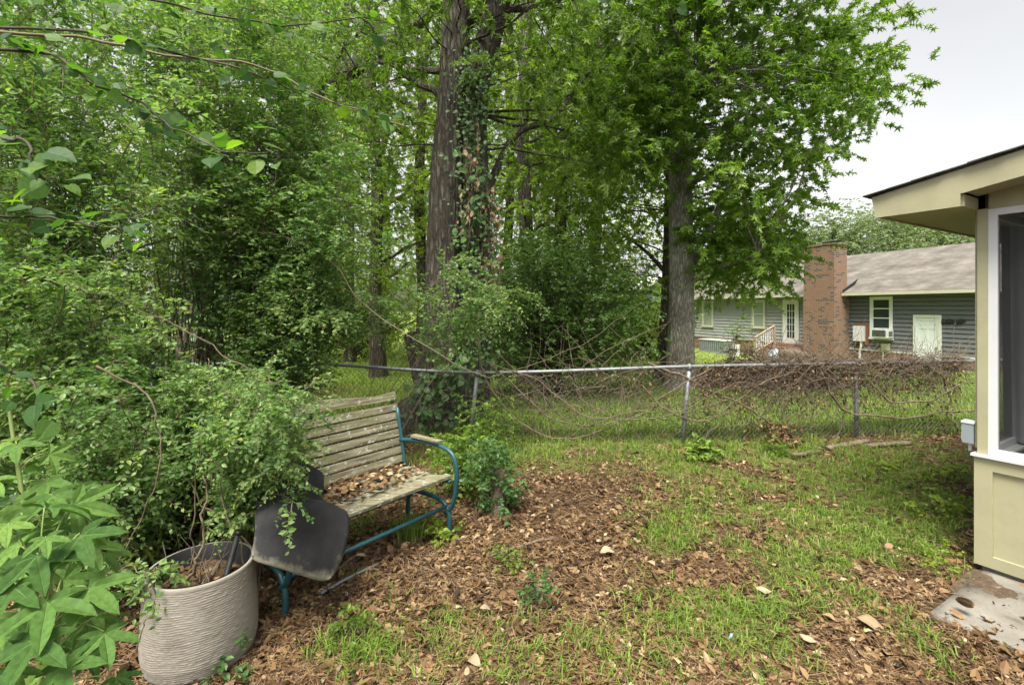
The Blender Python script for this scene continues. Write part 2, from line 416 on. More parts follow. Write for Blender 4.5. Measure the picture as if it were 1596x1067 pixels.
def stain(m, scale, dark, lo, hi, det=6):
    n = m.node_tree; b = n.nodes['Principled BSDF']; src = b.inputs['Base Color'].links[0].from_socket
    tc = n.nodes.new('ShaderNodeTexCoord'); z = n.nodes.new('ShaderNodeTexNoise'); z.inputs['Scale'].default_value = scale; z.inputs['Detail'].default_value = det; z.inputs['Roughness'].default_value = .65
    n.links.new(tc.outputs['Object'], z.inputs['Vector']); r_ = n.nodes.new('ShaderNodeMapRange'); r_.inputs['From Min'].default_value = lo; r_.inputs['From Max'].default_value = hi
    n.links.new(z.outputs['Fac'], r_.inputs[0]); mx = n.nodes.new('ShaderNodeMixRGB'); mx.inputs[2].default_value = (*dark, 1)
    n.links.new(r_.outputs[0], mx.inputs[0]); n.links.new(src, mx.inputs[1]); n.links.new(mx.outputs[0], b.inputs['Base Color'])
stain(M_PLANTER, 7, (.13, .11, .085), .52, .85)
M_BLACK = noisemat('black_plastic', [(.012, .012, .013), (.03, .03, .032)], 20, .5, .1)
M_PORCH = noisemat('cream_paint', [(.33, .315, .20), (.38, .36, .235)], 3, .6, .25, 60, bdist=.002)
stain(M_PORCH, 55, (.16, .13, .09), .68, .74); stain(M_PORCH, 2.2, (.26, .245, .16), .45, .8)
M_WHITE = noisemat('white_aluminium', [(.50, .52, .54), (.62, .64, .66)], 5, .45, .05)
M_WTRIM = noisemat('white_trim', [(.55, .56, .54), (.68, .69, .67)], 5, .6, .05)
M_CTRIM = noisemat('cream_trim', [(.42, .42, .32), (.52, .52, .41)], 5, .6, .05)
M_GALV = noisemat('galvanised_steel', [(.16, .17, .18), (.30, .315, .33)], 12, .55, .15, metal=.35)
M_WIRE = noisemat('rusty_wire', [(.08, .065, .055), (.17, .165, .155)], 9, .6, 0, metal=.3)
M_TEAL = noisemat('teal_paint', [(.008, .045, .06), (.018, .085, .105)], 14, .45, .2, 40, bdist=.002, spec=.5)
M_CONC = noisemat('concrete', [(.06, .05, .04), (.17, .158, .138), (.25, .235, .21)], 4.5, .9, .5, 30, bdist=.006, pos=[.30, .42, .7], detail=10)
stain(M_CONC, 60, (.15, .135, .11), .5, .75, 8)
M_GREY = noisemat('grey_box_paint', [(.20, .23, .26), (.26, .29, .32)], 5, .5, .05)
M_SIDE_D = noisemat('slate_siding', [(.125, .135, .15), (.15, .16, .175)], 2.5, .7, .15, 30)
M_SIDE_L = noisemat('grey_siding', [(.29, .30, .295), (.34, .35, .34)], 2.5, .7, .15, 30)
M_SIDE_B = noisemat('blue_siding', [(.18, .26, .31), (.22, .30, .35)], 2.5, .7, .15, 30)
M_DOOR = noisemat('white_door_paint', [(.60, .64, .66), (.70, .73, .74)], 5, .45, .05)
M_WOOD = noisemat('tan_deck_wood', [(.26, .18, .13), (.42, .31, .24)], 4, .8, .2, mscale=(1, 1, 6))
M_LOG = noisemat('rotting_log', [(.04, .028, .02), (.16, .12, .09), (.30, .25, .2)], 7, .9, .6, 25, mscale=(1, 4, 4))
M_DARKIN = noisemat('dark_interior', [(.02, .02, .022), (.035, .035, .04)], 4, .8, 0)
M_CLOTH = noisemat('grey_cloth', [(.24, .25, .28), (.33, .34, .37)], 9, .9, .3)

def glassmat(name, col, rough=.08):
    m, n, b = newmat(name)
    b.inputs['Base Color'].default_value = (*col, 1); b.inputs['Roughness'].default_value = rough; b.inputs['Specular IOR Level'].default_value = .6
    return m
M_GLASS = glassmat('dark_window_glass', (.03, .04, .04)); M_BLIND = glassmat('glass_over_blinds', (.27, .31, .26), .25)

def screenmat():
    m, n, b = newmat('insect_screen')
    b.inputs['Base Color'].default_value = (.014, .015, .017, 1); b.inputs['Roughness'].default_value = .6
    t = n.nodes.new('ShaderNodeBsdfTransparent'); mx = n.nodes.new('ShaderNodeMixShader'); mx.inputs[0].default_value = .68
    n.links.new(b.outputs[0], mx.inputs[1]); n.links.new(t.outputs[0], mx.inputs[2]); n.links.new(mx.outputs[0], n.nodes['Material Output'].inputs[0])
    return m
M_SCREEN = screenmat()

def brickmat():
    m, n, b = newmat('red_brick')
    uv = n.nodes.new('ShaderNodeUVMap'); br = n.nodes.new('ShaderNodeTexBrick')
    br.inputs['Scale'].default_value = 1; br.inputs['Brick Width'].default_value = .22; br.inputs['Row Height'].default_value = .078
    br.inputs['Mortar Size'].default_value = .008; br.inputs['Color1'].default_value = (.205, .095, .062, 1); br.inputs['Color2'].default_value = (.20, .125, .08, 1)
    br.inputs['Mortar'].default_value = (.24, .20, .155, 1); br.inputs['Bias'].default_value = 0
    n.links.new(uv.outputs[0], br.inputs['Vector'])
    br2 = n.nodes.new('ShaderNodeTexBrick'); br2.inputs['Scale'].default_value = 1; br2.inputs['Brick Width'].default_value = .22; br2.inputs['Row Height'].default_value = .078
    br2.inputs['Mortar Size'].default_value = 0; br2.inputs['Color1'].default_value = (0, 0, 0, 1); br2.inputs['Color2'].default_value = (1, 1, 1, 1); br2.inputs['Bias'].default_value = 0
    n.links.new(uv.outputs[0], br2.inputs['Vector'])
    nz = n.nodes.new('ShaderNodeTexNoise'); nz.inputs['Scale'].default_value = 1.2; n.links.new(uv.outputs[0], nz.inputs['Vector'])
    ad = n.nodes.new('ShaderNodeMath'); ad.operation = 'ADD'; n.links.new(br2.outputs['Color'], ad.inputs[0]); n.links.new(nz.outputs['Fac'], ad.inputs[1])
    c = ramp(n, [(0, 0, 0), (1, 1, 1)], [.0, .02]); 
    mr = n.nodes.new('ShaderNodeMapRange'); mr.inputs['From Min'].default_value = 1.27; mr.inputs['From Max'].default_value = 1.29; n.links.new(ad.outputs[0], mr.inputs[0])
    inv = n.nodes.new('ShaderNodeMath'); inv.operation = 'SUBTRACT'; inv.inputs[0].default_value = 1; n.links.new(br.outputs['Fac'], inv.inputs[1])
    ml = n.nodes.new('ShaderNodeMath'); ml.operation = 'MULTIPLY'; n.links.new(mr.outputs[0], ml.inputs[0]); n.links.new(inv.outputs[0], ml.inputs[1])
    mx = n.nodes.new('ShaderNodeMixRGB'); mx.inputs[2].default_value = (.075, .06, .06, 1); n.links.new(ml.outputs[0], mx.inputs[0]); n.links.new(br.outputs['Color'], mx.inputs[1])
    n.links.new(mx.outputs[0], b.inputs['Base Color']); b.inputs['Roughness'].default_value = .85
    bu = n.nodes.new('ShaderNodeBump'); bu.inputs['Strength'].default_value = .6; bu.inputs['Distance'].default_value = .01; n.links.new(inv.outputs[0], bu.inputs['Height']); n.links.new(bu.outputs[0], b.inputs['Normal'])
    return m
M_BRICK = brickmat()

def shinglemat(name, c1, c2, c3):
    m, n, b = newmat(name)
    uv = n.nodes.new('ShaderNodeUVMap'); br = n.nodes.new('ShaderNodeTexBrick')
    br.inputs['Scale'].default_value = 1; br.inputs['Brick Width'].default_value = .3; br.inputs['Row Height'].default_value = .14
    br.inputs['Mortar Size'].default_value = .006; br.inputs['Color1'].default_value = (*c1, 1); br.inputs['Color2'].default_value = (*c2, 1); br.inputs['Mortar'].default_value = (*c3, 1)
    n.links.new(uv.outputs[0], br.inputs['Vector'])
    nz = n.nodes.new('ShaderNodeTexNoise'); nz.inputs['Scale'].default_value = 1.5; nz.inputs['Detail'].default_value = 8; n.links.new(uv.outputs[0], nz.inputs['Vector'])
    c = ramp(n, [(.6, .6, .58), (1.35, 1.33, 1.3)], [.3, .7]); n.links.new(nz.outputs['Fac'], c.inputs[0])
    mx = n.nodes.new('ShaderNodeMixRGB'); mx.blend_type = 'MULTIPLY'; mx.inputs[0].default_value = 1; n.links.new(br.outputs['Color'], mx.inputs[1]); n.links.new(c.outputs[0], mx.inputs[2])
    n.links.new(mx.outputs[0], b.inputs['Base Color']); b.inputs['Roughness'].default_value = .95
    return m
M_SHING = shinglemat('brown_shingle', (.155, .142, .128), (.118, .108, .098), (.08, .075, .068))
M_SHINGD = shinglemat('dark_shingle', (.075, .08, .075), (.055, .06, .055), (.03, .03, .03))

def woodslat():
    m, n, b = newmat('lichen_crusted_wood')
    tc = n.nodes.new('ShaderNodeTexCoord'); uv = n.nodes.new('ShaderNodeUVMap')
    mp = n.nodes.new('ShaderNodeMapping'); mp.inputs['Scale'].default_value = (4, 60, 1); n.links.new(uv.outputs[0], mp.inputs[0])
    g = n.nodes.new('ShaderNodeTexNoise'); g.inputs['Scale'].default_value = 1; g.inputs['Detail'].default_value = 6; n.links.new(mp.outputs[0], g.inputs['Vector'])
    c = ramp(n, [(.075, .062, .045), (.20, .18, .125), (.30, .28, .20)], [.3, .5, .7]); n.links.new(g.outputs['Fac'], c.inputs[0])
    l = n.nodes.new('ShaderNodeTexNoise'); l.inputs['Scale'].default_value = 26; l.inputs['Detail'].default_value = 5; n.links.new(tc.outputs['Object'], l.inputs['Vector'])
    lr = n.nodes.new('ShaderNodeMapRange'); lr.inputs['From Min'].default_value = .56; lr.inputs['From Max'].default_value = .66; n.links.new(l.outputs['Fac'], lr.inputs[0])
    mx = n.nodes.new('ShaderNodeMixRGB'); mx.inputs[2].default_value = (.36, .37, .30, 1); n.links.new(lr.outputs[0], mx.inputs[0]); n.links.new(c.outputs[0], mx.inputs[1])
    l2 = n.nodes.new('ShaderNodeTexNoise'); l2.inputs['Scale'].default_value = 7; l2.inputs['Detail'].default_value = 5; n.links.new(tc.outputs['Object'], l2.inputs['Vector'])
    lr2 = n.nodes.new('ShaderNodeMapRange'); lr2.inputs['From Min'].default_value = .45; lr2.inputs['From Max'].default_value = .7; lr2.inputs['To Max'].default_value = .6; n.links.new(l2.outputs['Fac'], lr2.inputs[0])
    mx2 = n.nodes.new('ShaderNodeMixRGB'); mx2.inputs[2].default_value = (.14, .15, .06, 1); n.links.new(lr2.outputs[0], mx2.inputs[0]); n.links.new(mx.outputs[0], mx2.inputs[1])
    n.links.new(mx2.outputs[0], b.inputs['Base Color']); b.inputs['Roughness'].default_value = .9; b.inputs['Specular IOR Level'].default_value = .15
    bu = n.nodes.new('ShaderNodeBump'); bu.inputs['Strength'].default_value = .8; bu.inputs['Distance'].default_value = .004
    ad = n.nodes.new('ShaderNodeMath'); ad.operation = 'ADD'; n.links.new(g.outputs['Fac'], ad.inputs[0]); n.links.new(lr.outputs[0], ad.inputs[1]); n.links.new(ad.outputs[0], bu.inputs['Height'])
    n.links.new(bu.outputs[0], b.inputs['Normal'])
    return m
M_SLAT = woodslat()

# ------------------------------------------------------------------ ground
def vnoise(x, y, s, seed=0):
    r = np.random.default_rng(seed); T = r.uniform(0, 1, (64, 64)); x = x / s; y = y / s
    i = np.floor(x).astype(int); j = np.floor(y).astype(int); fx = x - i; fy = y - j
    fx = fx * fx * (3 - 2 * fx); fy = fy * fy * (3 - 2 * fy); g = lambda a, b: T[a % 64, b % 64]
    return (g(i, j) * (1 - fx) + g(i + 1, j) * fx) * (1 - fy) + (g(i, j + 1) * (1 - fx) + g(i + 1, j + 1) * fx) * fy

def grassmask(x, y):
    x = np.asarray(x, float); y = np.maximum(np.asarray(y, float), .5)
    px = HX + FOC * x / y; py = HY + FOC * CAMZ / y
    def bl(cx, cy, rx, ry, a): return a * np.exp(-(((px - cx) / rx) ** 2 + ((py - cy) / ry) ** 2))
    g = bl(1270, 790, 190, 75, 1.1) + bl(1430, 800, 90, 60, .7) + bl(900, 685, 190, 38, 1.0) + bl(1100, 690, 90, 36, .8) + bl(1150, 960, 190, 90, .62) + bl(740, 730, 60, 50, .9)
    g += bl(800, 1010, 160, 60, .55) + bl(560, 1010, 60, 60, .5) + bl(1330, 900, 160, 60, .5) + bl(1400, 1010, 90, 40, .45) + bl(1030, 840, 60, 50, .6)
    g += bl(1000, 705, 300, 26, .8) + bl(1450, 780, 80, 50, .6)
    g -= bl(830, 850, 150, 90, .5) + bl(1180, 845, 110, 28, .35)
    n = vnoise(x, y, .22, 1) * .6 + vnoise(x, y, .6, 2) * .5
    near = np.clip(g * np.clip((n - .28) * 3.2, 0, 1.4), 0, 1)
    far = np.clip(.55 + .9 * (vnoise(x, y, 1.6, 3) - .35), .2, 1) * (1 - .9 * np.exp(-(((px - 480) / 190) ** 2 + ((py - 612) / 40) ** 2)))
    far = np.where(y > 13, 1.0, far)
    f = np.clip((y - 6.2 + .0 * x) / .5, 0, 1)
    return near * (1 - f) + far * f

def build_ground():
    ys = np.concatenate([np.linspace(-8, 1.2, 12), np.linspace(1.4, 8, 110), np.linspace(8.2, 30, 70), np.array([34, 40, 50, 70, 100, 150, 220, 320])])
    us = np.sinh(np.linspace(-4.2, 4.2, 141)) / np.sinh(4.2)
    X, Yg = np.meshgrid(us, ys); X = X * (60 + Yg.clip(0) * 1.0) * 1.6
    Z = gz(X, Yg) + .012 * (vnoise(X, Yg, .13, 5) - .5) * (Yg < 9) * (Yg > 1)
    V = np.stack([X, Yg, Z], -1).reshape(-1, 3); m = len(us)
    i = (np.arange(len(ys) - 1) * m)[:, None]; j = np.arange(m - 1)[None]
    F = np.stack([i + j, i + j + 1, i + m + j + 1, i + m + j], -1).reshape(-1, 4)
    m_, n, b = newmat('soil_and_turf')
    a = n.nodes.new('ShaderNodeAttribute'); a.attribute_name = 'tint'
    tc = n.nodes.new('ShaderNodeTexCoord')
    z = n.nodes.new('ShaderNodeTexNoise'); z.inputs['Scale'].default_value = 26; z.inputs['Detail'].default_value = 9; z.inputs['Roughness'].default_value = .7; n.links.new(tc.outputs['Object'], z.inputs['Vector'])
    c1 = ramp(n, [(.016, .010, .007), (.045, .028, .016), (.10, .064, .038), (.2, .15, .10)], [.3, .45, .58, .75]); n.links.new(z.outputs['Fac'], c1.inputs[0])
    z2 = n.nodes.new('ShaderNodeTexNoise'); z2.inputs['Scale'].default_value = 9; z2.inputs['Detail'].default_value = 9; z2.inputs['Roughness'].default_value = .75; n.links.new(tc.outputs['Object'], z2.inputs['Vector'])
    c2 = ramp(n, [(.09, .13, .03), (.18, .24, .055), (.28, .34, .10)], [.3, .5, .72]); n.links.new(z2.outputs['Fac'], c2.inputs[0])
    mx = n.nodes.new('ShaderNodeMixRGB'); n.links.new(a.outputs['Fac'], mx.inputs[0]); n.links.new(c1.outputs[0], mx.inputs[1]); n.links.new(c2.outputs[0], mx.inputs[2])
    n.links.new(mx.outputs[0], b.inputs['Base Color']); b.inputs['Roughness'].default_value = .95; b.inputs['Specular IOR Level'].default_value = .1
    bu = n.nodes.new('ShaderNodeBump'); bu.inputs['Strength'].default_value = .9; bu.inputs['Distance'].default_value = .03; n.links.new(z.outputs['Fac'], bu.inputs['Height']); n.links.new(bu.outputs[0], b.inputs['Normal'])
    t = np.where(V[:, 1] > 6.5, grassmask(V[:, 0], V[:, 1]), grassmask(V[:, 0], V[:, 1]) * .45)
    o = mesh('ground', V, F, m_, smooth=True, attr=t, uv=False); o['kind'] = 'structure'
build_ground()

def blades(x, y, h, wd, lean, tint, name, mat, label, cat):
    n = len(x); a = rng.uniform(0, 2 * pi, n); z = gz(x, y)
    d = np.stack([np.cos(a), np.sin(a), np.zeros(n)], -1); s = np.stack([-np.sin(a), np.cos(a), np.zeros(n)], -1)
    ln = rng.uniform(.1, 1, n) * lean
    b0 = np.stack([x, y, z - .004], -1)
    mid = b0 + np.array([0, 0, 1.]) * (h * .6)[:, None] + d * (h * ln * .35)[:, None]
    tip = b0 + np.array([0, 0, 1.]) * (h * (1 - .35 * ln))[:, None] + d * (h * ln)[:, None]
    w_ = (wd / 2)[:, None]
    V = np.stack([b0 - s * w_, b0 + s * w_, mid + s * w_ * .8, mid - s * w_ * .8, tip], 1).reshape(-1, 3)
    k = (np.arange(n) * 5)[:, None]
    o = mesh(name, V, [k + np.array([[0, 1, 2, 3]]), k + np.array([[3, 2, 4]])], mat, uv=False, attr=np.repeat(tint, 5))
    tagobj(o, label, cat, kind='stuff'); return o

def scatter(n, y0, y1, mask, pw=1.5):
    u = rng.uniform(0, 1, n); p = 1 - pw
    y = (y0 ** p + u * (y1 ** p - y0 ** p)) ** (1 / p)
    x = rng.uniform(-1.15, 1.15, n) * (y + .3)
    k = rng.uniform(0, 1, n) < mask(x, y); return x[k], y[k]

def noslab(x, y):
    a = (x - 2.88) * .5126 - (y - 3.0) * .8586; b = (x - 2.88) * .8586 + (y - 3.0) * .5126
    return ~((a > .0) & (b > -.84)) & ~((a > -.02) & (b > -.02))
x, y = scatter(190000, 1.6, 6.7, lambda x, y: grassmask(x, y) * noslab(x, y), 1.2)
kk = rng.uniform(0, 1, len(x)) < .17; tx, ty = x[kk], y[kk]; nt_ = len(tx); tb = 6
th_ = np.repeat(rng.uniform(.5, 1.25, nt_), tb); tt_ = np.repeat(rng.uniform(0, 1, nt_), tb)
x = np.repeat(tx, tb) + rng.normal(0, .011, nt_ * tb); y = np.repeat(ty, tb) + rng.normal(0, .011, nt_ * tb)
blades(x, y, rng.uniform(.035, .09, len(x)) * th_ * (1 + (y > 5) * .5), rng.uniform(.004, .008, len(x)), 1.5, np.clip(tt_ * .6 + rng.uniform(0, .4, len(x)), 0, 1), 'grass', L_GRASS,
       'patchy short green lawn grass growing through the leaf litter', 'grass')
x, y = scatter(150000, 6.2, 13, lambda x, y: grassmask(x, y), 1.6)
blades(x, y, rng.uniform(.05, .17, len(x)), rng.uniform(.006, .014, len(x)), .8, rng.uniform(.1, 1, len(x)), 'meadow_grass', L_GRASS,
       'bright green longer grass just beyond the chain link fence', 'grass')
x, y = scatter(90000, 13, 30, lambda x, y: np.ones_like(x), 1.6)
blades(x, y, rng.uniform(.04, .10, len(x)), rng.uniform(.014, .03, len(x)), .8, rng.uniform(.3, 1, len(x)), 'far_lawn_grass', L_GRASS,
       'bright yellow green mown lawn in the neighbouring yard', 'grass')

# leaf litter
def litter():
    x, y = scatter(115000, 1.6, 8.5, lambda x, y: (1 - .75 * grassmask(x, y)) * np.clip((vnoise(x, y, .11, 31) * .6 + vnoise(x, y, .32, 32) * .6 - .22) * 2.6, .12, 1) * (noslab(x, y) | (rng.uniform(0, 1, len(x)) < .06)), 1.5)
    n = len(x); TV = np.array([(0, 0, 0), (.25, -.26, .10), (.65, -.22, .16), (1, 0, .05), (.65, .24, .2), (.25, .25, .08), (.45, 0, -.02)])
    tpl = (TV, LEAF6[1])
    a = rng.uniform(0, 2 * pi, n); xd = np.stack([np.cos(a), np.sin(a), rng.normal(0, .25, n)], -1)
    nd = np.stack([rng.normal(0, .45, n), rng.normal(0, .45, n), np.where(rng.uniform(0, 1, n) < .75, 1., -1.)], -1)
    sz = np.exp(rng.normal(-3.46, .40, n)).clip(.012, .08)
    pos = np.stack([x, y, gz(x, y) + rng.uniform(.002, .022, n)], -1)
    tint = np.clip(rng.beta(1.6, 2.2, n) + (rng.uniform(0, 1, n) < .05) * .5 + .25 * (vnoise(x, y, .2, 33) - .5), 0, 1)
    V, F, t = leaves(pos, xd, nd, sz, tpl, tint)
    k = int(n * .8); nv = len(TV); nf = len(LEAF6[1])
    V = V[:k * nv]; F = F[:k * nf]; t = t[:k * nv]
    V = V + np.repeat(rng.normal(0, .004, (k, 1, 3)), nv, 1).reshape(-1, 3) + rng.normal(0, .0018, V.shape)
    SV = STAR[0].copy(); SV[1:, 2] += rng.uniform(-.1, .35, len(SV) - 1)
    V2, F2, t2 = leaves(pos[k:], xd[k:], nd[k:], sz[k:] * 1.0, (SV, STAR[1]), np.minimum(tint[k:], .78))
    V2 = V2 + rng.normal(0, .002, V2.shape)
    F2 = F2 + len(V); V = np.vstack([V, V2]); F = np.vstack([F, F2]); t = np.concatenate([t, t2])
    o = mesh('leaf_litter', V, F, L_LITTER, uv=False, attr=t)
    tagobj(o, 'brown fallen leaves carpeting the ground in front of the bench', 'leaf litter', kind='stuff')
    x, y = scatter(60000, 1.6, 6.5, lambda x, y: (1 - .6 * grassmask(x, y)) * noslab(x, y), 1.4)
    n = len(x); a = rng.uniform(0, 2 * pi, n); d = np.stack([np.cos(a), np.sin(a), rng.normal(0, .12, n)], -1); L = rng.uniform(.04, .13, n)[:, None]
    p0 = np.stack([x, y, gz(x, y) + rng.uniform(.008, .028, n)], -1); s = np.stack([-np.sin(a), np.cos(a), np.zeros(n)], -1) * .0016
    m = p0 + d * L * .5 + s * rng.normal(0, 6, (n, 1)); e = p0 + d * L
    V = np.stack([p0 - s, p0 + s, m + s, m - s, e + s * .6, e - s * .6], 1).reshape(-1, 3); k = (np.arange(n) * 6)[:, None]
    o = mesh('pine_needles', V, [np.concatenate([k + np.array([[0, 1, 2, 3]]), k + np.array([[3, 2, 4, 5]])])], L_NEEDLE, uv=False, attr=np.repeat(rng.uniform(0, 1, n), 6))
    tagobj(o, 'reddish brown fallen pine needles strewn over the yard', 'pine needles', kind='stuff')
litter()

# ------------------------------------------------------------------ porch (cream screened corner at right)
PC = np.array([2.88, 3.0]); PAa = np.array([.5126, -.8586]); PB = np.array([.8586, .5126])
def pl(a, b, z): return np.array([PC[0] + PAa[0] * a + PB[0] * b, PC[1] + PAa[1] * a + PB[1] * b, z])
PAX = np.array([[PAa[0], PAa[1], 0], [PB[0], PB[1], 0], [0, 0, 1]])
def pbox(mb, a0, a1, b0, b1, z0, z1): return mb.box(pl((a0 + a1) / 2, (b0 + b1) / 2, (z0 + z1) / 2), (abs(a1 - a0), abs(b1 - b0), abs(z1 - z0)), PAX)
def porch():
    R = thing('screened_porch', pl(0, 0, 0), 'cream painted screened porch corner with white framed screen and dark roof edge', 'porch')
    LA, LB = 3.4, 3.0
    m = MB(); pbox(m, .03, LA, .04, LB, -.1, .07); pbox(m, .03, LA, .03, .3, -.1, .071); m.build('foundation', M_CONC, R)
    m = MB()  # lower knee wall with recessed panels, on both outer sides
    pbox(m, 0, LA, .018, .10, .065, .734); pbox(m, 0.002, .10, .10, LB, .065, .734)
    for a0 in (0.0, 1.0, 2.0, 3.0):
        pass
    pbox(m, 0, .085, 0, .018, .065, .734)
    pbox(m, .085, LA, 0, .0175, .065, .135); pbox(m, .085, LA, 0, .0175, .655, .734)
    for a0 in np.arange(.29, 3.3, .29): pbox(m, a0, a0 + .085, 0, .018, .135, .655)
    m.build('knee_wall', M_PORCH, R)
    m = MB(); pbox(m, -.012, LA, -.02, .12, .734, .748); pbox(m, -.012, .12, .12, LB, .734, .748); m.build('sill', M_WHITE, R)
    m = MB(); pbox(m, .014, .062, .004, .10, .748, 2.26)
    pbox(m, -.004, .014, .035, .10, .78, 2.26)
    m.build('corner_post', M_PORCH, R)
    for a0 in (1.1, 2.2, 3.3): m = MB(); pbox(m, a0, a0 + .085, .004, .10, .748, 2.26); m.build('post', M_PORCH, R)
    m = MB(); pbox(m, .014, .10, LB - .1, LB, .748, 2.26); m.build('post', M_PORCH, R)
    fr = MB(); a1 = 1.1
    for s in (.062, 1.19, 2.29):
        e = s + 1.02
        pbox(fr, s, s + .042, .012, .05, .748, 2.255); pbox(fr, e - .04, e, .012, .05, .748, 2.255)
        pbox(fr, s + .042, e - .04, .012, .05, .748, .79); pbox(fr, s + .042, e - .04, .012, .05, 2.215, 2.255)
    for s in (.12, 1.1, 2.05):
        e = s + .85
        pbox(fr, .03, .07, s, s + .04, .748, 2.255); pbox(fr, .03, .07, e, e + .04, .748, 2.255); pbox(fr, .03, .07, s + .04, e, .748, .79); pbox(fr, .03, .07, s + .04, e, 2.215, 2.255)
    fo = fr.build('screen_frame', M_WHITE, R)
    m = MB()
    for s in (.062, 1.19, 2.29): pbox(m, s + .04, s + .98, .029, .031, .79, 2.215)
    for s in (.12, 1.1, 2.05): pbox(m, .049, .051, s + .04, s + .85, .79, 2.215)
    m.build('screen', M_SCREEN, R)
    m = MB(); pbox(m, .062, LA, .02, .12, 2.256, 2.52); pbox(m, .02, .12, .12, LB, 2.256, 2.47); m.build('header_beam', M_PORCH, R)
    m = MB(); pbox(m, .1, LA, LB, LB + .1, 0, 2.5); pbox(m, LA, LA + .1, 0, LB + .1, 0, 2.6); m.build('house_wall', M_PORCH, R)
    # roof: 2:12 shed rising towards camera
    def roofz(a): return 2.405 + .17 * (a + .44)
    OV = -.225; B1 = LB + .3
    def prism(mb, prof, b0, b1):
        n = len(prof); V = [pl(a, b0, z) for a, z in prof] + [pl(a, b1, z) for a, z in prof]
        F = [np.array([list(range(n))]), np.array([list(range(n, 2 * n))[::-1]]), np.array([[i, i + n, (i + 1) % n + n, (i + 1) % n] for i in range(n)])]
        mb.add(V, F)
    m = MB()
    prism(m, [(-.44, 2.26), (-.44 - .02, roofz(-.46)), (LA, roofz(LA)), (LA, roofz(LA) - .14), (0, 2.335), (0, 2.26)], OV, OV + .025)
    prism(m, [(-.44, 2.262), (-.46, roofz(-.46) - .002), (-.435, roofz(-.435) - .002), (-.415, 2.262)], OV + .026, B1)
    m.build('fascia', M_PORCH, R)
    m = MB()
    prism(m, [(-.42, 2.268), (-.42, 2.276), (-.002, 2.276), (-.002, 2.268)], OV + .026, B1)
    prism(m, [(-.012, 2.266), (-.012, 2.33), (.012, 2.334), (.012, 2.262)], OV + .026, .03)
    prism(m, [(0.013, 2.345), (.013, 2.357), (LA, 2.357 + .17 * LA), (LA, 2.345 + .17 * LA)], OV + .026, .02)
    m.build('soffit', M_PORCH, R)
    m = MB()
    prism(m, [(-.43, roofz(-.43) + .001), (-.43, roofz(-.43) + .012), (LA, roofz(LA) + .012), (LA, roofz(LA) + .001)], OV, B1)
    for i in range(26):
        a0 = -.50 + i * .135; j = rng.uniform(-.006, .006)
        prism(m, [(a0, roofz(a0) + .014), (a0, roofz(a0) + .022), (a0 + .16, roofz(a0 + .16) + .019), (a0 + .16, roofz(a0 + .16) + .0135)], OV - .03 + j, B1)
    m.build('roof', M_SHINGD, R)
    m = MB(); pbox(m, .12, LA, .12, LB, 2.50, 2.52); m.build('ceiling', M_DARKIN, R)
    # hanging cloth inside
    us = np.linspace(0, 1, 40); zs = np.linspace(.78, 2.2, 12)
    V = np.array([pl(.02 + .75 * u, .42 + .03 * sin(u * 40) + .05 * sin(u * 9) + .06 * (1 - (z - .78) / 1.4) * sin(u * 5 + 1), z - .03 * sin(u * 6)) for z in zs for u in us])
    i = (np.arange(11) * 40)[:, None]; j = np.arange(39)[None]
    F = np.stack([i + j, i + j + 1, i + 40 + j + 1, i + 40 + j], -1).reshape(-1, 4)
    o = mesh('curtain', V, F, M_CLOTH, smooth=True); tagobj(o, 'grey cloth hanging in folds behind the porch screen', 'curtain')
    t = thing('porch_table', pl(.5, .9, .07), 'small grey table standing inside the screened porch', 'table')
    m = MB(); m.box(pl(.5, .9, .74), (.5, .5, .03), PAX); m.build('tabletop', M_GREY, t)
    for sa in (-.2, .2):
        for sb in (-.2, .2):
            m = MB(); m.box(pl(.5 + sa, .9 + sb, .3975), (.04, .04, .655), PAX); m.build('leg', M_GREY, t)
    t = thing('electrical_box', pl(-.03, .03, .80), 'small grey electrical box fixed to the porch post above the sill', 'utility box')
    m = MB(); m.box(pl(-.034, .055, .862), (.055, .075, .125), PAX); m.build('box_body', M_GREY, t)
    m = MB(); m.box(pl(-.034, .055, .930), (.064, .083, .012), PAX); m.box(pl(-.064, .055, .86), (.006, .06, .10), PAX); m.tube([pl(-.034, .055, .748), pl(-.034, .055, .80)], .009, 8); m.build('box_cover', M_WHITE, t)
porch()
